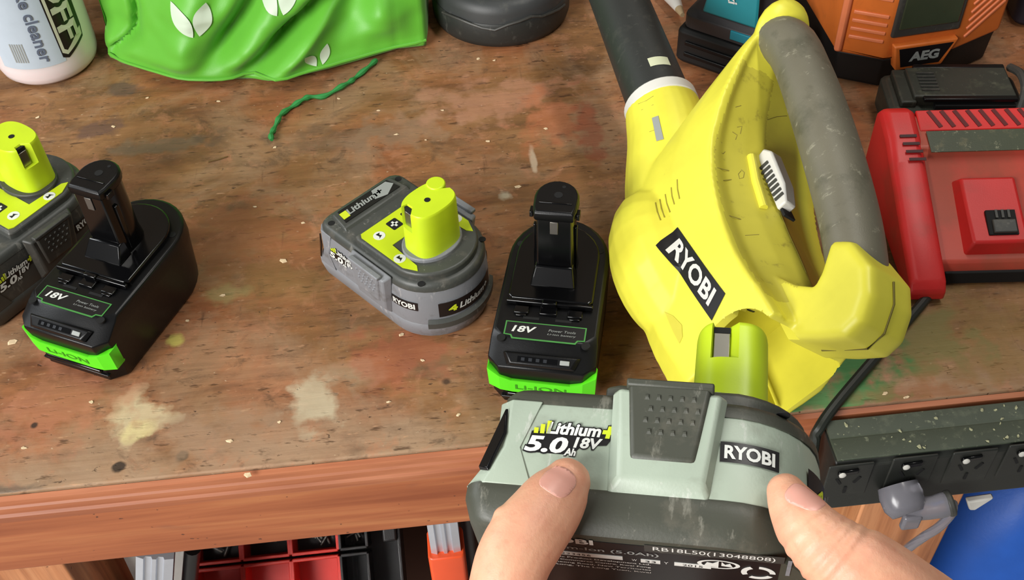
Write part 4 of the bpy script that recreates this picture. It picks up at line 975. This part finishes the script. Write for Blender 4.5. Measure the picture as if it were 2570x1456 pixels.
rail_tool('spirit_level', 'grooved aluminium rail with orange end piece under the bench beside the organiser', 1072, 1150, 1330, .03, (zc + .6) * 1000)
Q0, Q1 = P0 + Vector((27, 2, -12)), P1 + Vector((27, 2, 5))
o = mk('black_rod', sweep([Q0, Q1], 7, 12), M_black); tag(o, 'black rod leaning between the aluminium rail and the organiser', 'rod')
pa = aty(1172, 1330, .045)
o = mk('black_rod', sweep([(pa.x * 1000, 75, -598), (pa.x * 1000, 70, -75)], 5.5, 12), M_dkgrey); tag(o, 'dark grey rod under the bench beside the orange end piece', 'rod')
# organiser case: clear lid over red compartments, tilted towards the front
oc = aty(745, 1420, .11)
MO = place(oc.x, oc.y, oc.z, 0, 34)
org = thing('parts_organiser', 'clear-lidded parts organiser with red compartments leaning under the bench', 'organiser case', MO)
M_ored = plastic('organiser_red', (206, 48, 36), .4); M_obl = plastic('organiser_black', (26, 24, 24), .4)
M_clear = NT('clear_lid'); M_clear.set(Base_Color=(1, 1, 1, 1), Roughness=.12, Transmission_Weight=1.0, IOR=1.1, Alpha=.35)
wx = (aty(1030, 1400, .11).x - aty(470, 1400, .11).x) * 1000
mk('tray', join(box(0, 0, -24, wx, 230, 4), box(0, 113, -6, wx, 4, 40), box(0, -113, -6, wx, 4, 40), box(-wx / 2 + 2, 0, -6, 4, 230, 40), box(wx / 2 - 2, 0, -6, 4, 230, 40)), M_obl, org, bevel=1)
cols = [(-.46, -.245, 1), (-.235, -.02, 1), (-.01, .205, 1), (.215, .34, 0)]
rows = [(84, 106), (12, 78), (-58, 6), (-110, -64)]
for ci, (u0, u1, rd) in enumerate(cols):
    for ri, (v0, v1) in enumerate(rows):
        xa, xb = u0 * wx, u1 * wx; mat = M_ored if rd else M_obl; w_ = 3.4
        cb = mk('compartment', join(box(xa, (v0 + v1) / 2, -3, w_, v1 - v0, 34), box(xb, (v0 + v1) / 2, -3, w_, v1 - v0, 34), box((xa + xb) / 2, v0, -3, xb - xa, w_, 34), box((xa + xb) / 2, v1, -3, xb - xa, w_, 34)), mat, org, bevel=.8)
        mk('compartment_floor', box((xa + xb) / 2, (v0 + v1) / 2, -20, xb - xa, v1 - v0, 3), M_obl if (ri < 2 or not rd) else M_ored, cb)
        if ri == 1:
            rr = random.Random(ci * 7 + ri)
            sc_ = [xf(sweep([(-9, 0, 0), (9, 0, 0)], 1.3, 6), Matrix.Translation((rr.uniform(xa + 14, xb - 14), rr.uniform(v0 + 12, v1 - 12), -15 + rr.uniform(0, 6))) @ Matrix.Rotation(rr.uniform(0, 6), 4, 'Z')) for _ in range(26)]
            mk('screws', join(*sc_), M_dimmetal, cb)['kind'] = 'stuff'
mk('clear_lid', box(0, 0, 17, wx * .97, 224, 2.4), M_clear.m, org, bevel=1)
for v in (9, -61): mk('lid_rib', box(0, v, 19, wx * .95, 4, 2.4), M_clear.m, org, bevel=.6)
mk('lid_rib', box(wx * .28, 0, 19, 4, 220, 3), M_clear.m, org, bevel=.6)
mk('side_latch', join(box(wx * .45, 60, 12, 14, 90, 14), box(wx * .49, 100, 16, 44, 12, 12)), M_obl, org, bevel=2)
# blue sack at the lower right, white scrap above it
bx = aty(2500, 1420, .06)
o = thing('blue_sack', 'bright blue slumped sack on the lower shelf at the right', 'sack', place(bx.x + .07, .15, -.6))
M_blue = plastic('blue_fabric', (24, 84, 176), .55, grain=.4, gscale=300)
rings = []
for j in range(22):
    v = j / 21; z = 300 * v; k = sin(pi * (.12 + .8 * v)) ** .55
    rings.append([((135 * k + 7 * noise.noise((cos(a) * 2, sin(a) * 2, v * 4))) * cos(a), (112 * k + 9 * noise.noise((cos(a) * 2 + 5, sin(a) * 2, v * 4))) * sin(a), z * (1 + .04 * cos(a))) for a in [2 * pi * k2 / 48 for k2 in range(48)]])
mk('sack_body', loft(rings), M_blue, o, smooth=75)
mk('drawstring', sweep(catmull([(-40, -70, 322), (-10, -96, 316), (30, -98, 300), (50, -110, 260)], 5), 3.2, 8), M_hole, o)
pw2 = aty(2452, 1256, .02)
o = mk('white_wedge', loft([[(-20, -6, 6), (24, -6, 10), (24, 6, 10), (-20, 6, 6)], [(-8, -5, -22), (2, -5, -24), (2, 5, -24), (-8, 5, -22)]]), M_wht, bevel=3); o.scale = (.55, .55, .55); o.location = pw2
tag(o, 'white plastic wedge poking out below the power strip', 'wedge')

# ---------------------------------------------------------------- hands that hold the battery
def skin_mat():
    n = NT('skin'); v = n.coord()
    base = n.mix(n.ramp(n.noise(v, 55, 4, .6), [(.35, 0.), (.7, 1.)]), srgb(222, 170, 138), srgb(212, 148, 120))
    base = n.mix(n.ramp(n.noise(v, 210, 4, .6), [(.55, 0.), (.8, .35)]), base, srgb(190, 118, 92))
    n.bump(n.noise(n.coord(scale=(1, 1, .45)), 900, 4, .6), .22, .0006)
    return n.set(Base_Color=base, Roughness=.48, Subsurface_Weight=.25, Subsurface_Radius=(.006, .0025, .0015), Subsurface_Scale=.6)
M_skin = skin_mat()
M_nail = NT('nail'); M_nail.set(Base_Color=srgb(218, 160, 144), Roughness=.32, Subsurface_Weight=.2, Subsurface_Radius=(.004, .002, .0015))
def cpt(px, py, d): return atd(px, py, d * .001) * 1000
def H(x, y, z): return (MH @ Vector((x, y, z, 1)) if False else MH @ (Vector((x, y, z)) * .001)) * 1000
def limb(pts, k=5, n=20, flat_=1.0, up=None, ripple=()):
    """tapered limb through (point, radius) pairs, closed by rounded ends"""
    P = catmull([p for p, r in pts], k); Rr = [v.x for v in catmull([Vector((r, 0, 0)) for p, r in pts], k)]
    N = len(P); rad = []
    for i in range(N):
        t = i / (N - 1); r = Rr[i]
        for (c_, w_, a_) in ripple: r *= 1 - a_ * math.exp(-((t - c_) / w_) ** 2)
        rad.append((r, r * flat_))
    # rounded tip and end
    t0 = (P[0] - P[1]).normalized(); t1 = (P[-1] - P[-2]).normalized()
    pre = [(P[0] + t0 * rad[0][0] * s, c_) for s, c_ in ((.92, .25), (.75, .62), (.42, .88))]
    post = [(P[-1] + t1 * rad[-1][0] * s, c_) for s, c_ in ((.42, .88), (.75, .62), (.92, .25))]
    PP_ = [p for p, _ in pre] + P + [p for p, _ in post]
    RR_ = [(rad[0][0] * c_, rad[0][1] * c_) for _, c_ in pre] + rad + [(rad[-1][0] * c_, rad[-1][1] * c_) for _, c_ in post]
    return sweep(PP_, RR_, n, up=up or CAM_F)
def build_hand(label, pieces, nails):
    t = thing('hand', label, 'hand', None, 'hands holding the battery')
    o = mk('hand_skin', join(*pieces), M_skin, t, smooth=0)
    r = o.modifiers.new('remesh', 'REMESH'); r.mode = 'VOXEL'; r.voxel_size = .0009; r.use_smooth_shade = True
    s = o.modifiers.new('smooth', 'SMOOTH'); s.iterations = 5; s.factor = .5
    dg = bpy.context.evaluated_depsgraph_get(); dg.update()
    me = bpy.data.meshes.new_from_object(o.evaluated_get(dg)); o.modifiers.clear(); o.data = me
    me.polygons.foreach_set('use_smooth', [True] * len(me.polygons))
    bv = BVHTree.FromObject(o, bpy.context.evaluated_depsgraph_get())
    for nm, c_, ex, ey, L_, W_, dn in nails:
        if dn is None:
            c_, nn = hit(bv, Matrix.Identity(4), *c_); dn = -nn; c_ = c_ - dn * 6
        dn = Vector(dn).normalized(); ey = Vector(ey); ey = (ey - dn * ey.dot(dn)).normalized(); ex = ey.cross(dn).normalized()
        out = []
        for k in range(28):
            a = 2 * pi * k / 28; x = math.copysign(abs(cos(a)) ** .75, cos(a)) * W_ / 2; y = math.copysign(abs(sin(a)) ** .8, sin(a)) * L_ / 2
            out.append(c_ + ex * x + ey * y)
        g = drape(grid_poly(out, 1.6), bv, dn, .12, back=30)
        nl = mk(nm, g, M_nail.m, t, smooth=75)
        so = nl.modifiers.new('solid', 'SOLIDIFY'); so.thickness = .0007; so.offset = -1
        sm_ = nl.modifiers.new('sm', 'SMOOTH'); sm_.iterations = 2; sm_.factor = .4
    return t
pxr = lambda r, d: r * d / FPX
def spine(L): return [(cpt(x, y, d), pxr(r, d)) for x, y, d, r in L]
# left thumb, its fingertip on the near face; palm below the case, fingers round the far face
LT = [(1424, 1208, 391, 62), (1408, 1232, 389, 76), (1386, 1262, 386, 86), (1360, 1298, 382, 92), (1322, 1348, 377, 98), (1290, 1404, 373, 97), (1272, 1468, 371, 96), (1262, 1560, 372, 104), (1262, 1680, 384, 126), (1250, 1800, 400, 140)]
left = [limb(spine(LT), flat_=.86), limb(spine([(1268, 1300, 377, 34), (1285, 1330, 376, 40)]), k=3),
        limb([(H(-52, -34, -54), 19), (H(-48, -10, -48), 23), (H(-44, 18, -44), 22), (H(-42, 34, -36), 17)], k=4),
        limb([(H(-20, -28, -64), 17), (H(-16, 0, -58), 20), (H(-12, 26, -46), 18), (H(-10, 36, -38), 15)], k=4),
        limb([(H(-36, -20, -60), 26), (H(-44, -24, -110), 27), (H(-56, -26, -160), 27), (H(-70, -30, -230), 33)], k=4)]
lnail = []
for i, x in enumerate((-67, -53, -39, -26)):
    e = (0, 6, 4, -4)[i]
    left.append(limb([(H(x + 8, 28, -38), 11), (H(x + 4, 47, -24), 9.6), (H(x + 2, 53, -4), 9), (H(x, 51.5, 14 + e), 8.2), (H(x - 1, 49.5, 26 + e), 7.4)], k=4, up=(1, 0, 0)))
    lnail.append(('fingernail', H(x - 1, 56, 27 + e), None, H(0, 0, 1) - H(0, 0, 0), 11, 9.5, (MH.to_3x3() @ Vector((0, -1, .25)))))
lnail.append(('thumbnail', (1402, 1205), None, CAM_R * .50 + CAM_U * .86, 13.6, 12.0, None))
build_hand('left hand with thumb pressed under the 5.0 print of the held battery', left, lnail)
# right thumb seen from its side
RT = [(1972, 1234, 383, 50), (1984, 1258, 380, 60), (2002, 1288, 377, 71), (2034, 1334, 372, 84), (2088, 1386, 368, 102), (2160, 1442, 366, 118), (2250, 1512, 369, 128), (2350, 1600, 380, 140), (2430, 1700, 396, 146)]
right = [limb(spine(RT), flat_=.9, k=8, ripple=((.36, .011, .09), (.41, .012, .11), (.455, .012, .12), (.50, .012, .12), (.55, .013, .1))),
         limb([(H(58, -36, -50), 19), (H(56, -8, -48), 23), (H(52, 18, -44), 22), (H(50, 34, -36), 17)], k=4),
         limb([(H(30, -24, -66), 17), (H(28, 4, -58), 20), (H(26, 26, -48), 18), (H(24, 36, -40), 15)], k=4),
         limb([(H(44, -18, -62), 26), (H(58, -20, -110), 27), (H(76, -22, -160), 27), (H(98, -26, -230), 33)], k=4)]
rnail = []
for i, x in enumerate((30, 42, 54, 65)):
    e = (-4, 4, 5, -2)[i]
    right.append(limb([(H(x - 6, 28, -40), 11), (H(x - 3, 47, -24), 9.6), (H(x - 1, 53, -4), 9), (H(x, 51.5, 12 + e), 8.2), (H(x, 49.5, 22 + e), 7.4)], k=4, up=(1, 0, 0)))
    rnail.append(('fingernail', H(x, 56, 23 + e), None, H(0, 0, 1) - H(0, 0, 0), 11, 9.5, (MH.to_3x3() @ Vector((0, -1, .25)))))
rnail.append(('thumbnail', (2022, 1246), None, CAM_R * -.45 + CAM_U * .88, 13.5, 11, None))
build_hand('right hand with thumb below the maker label of the held battery', right, rnail)
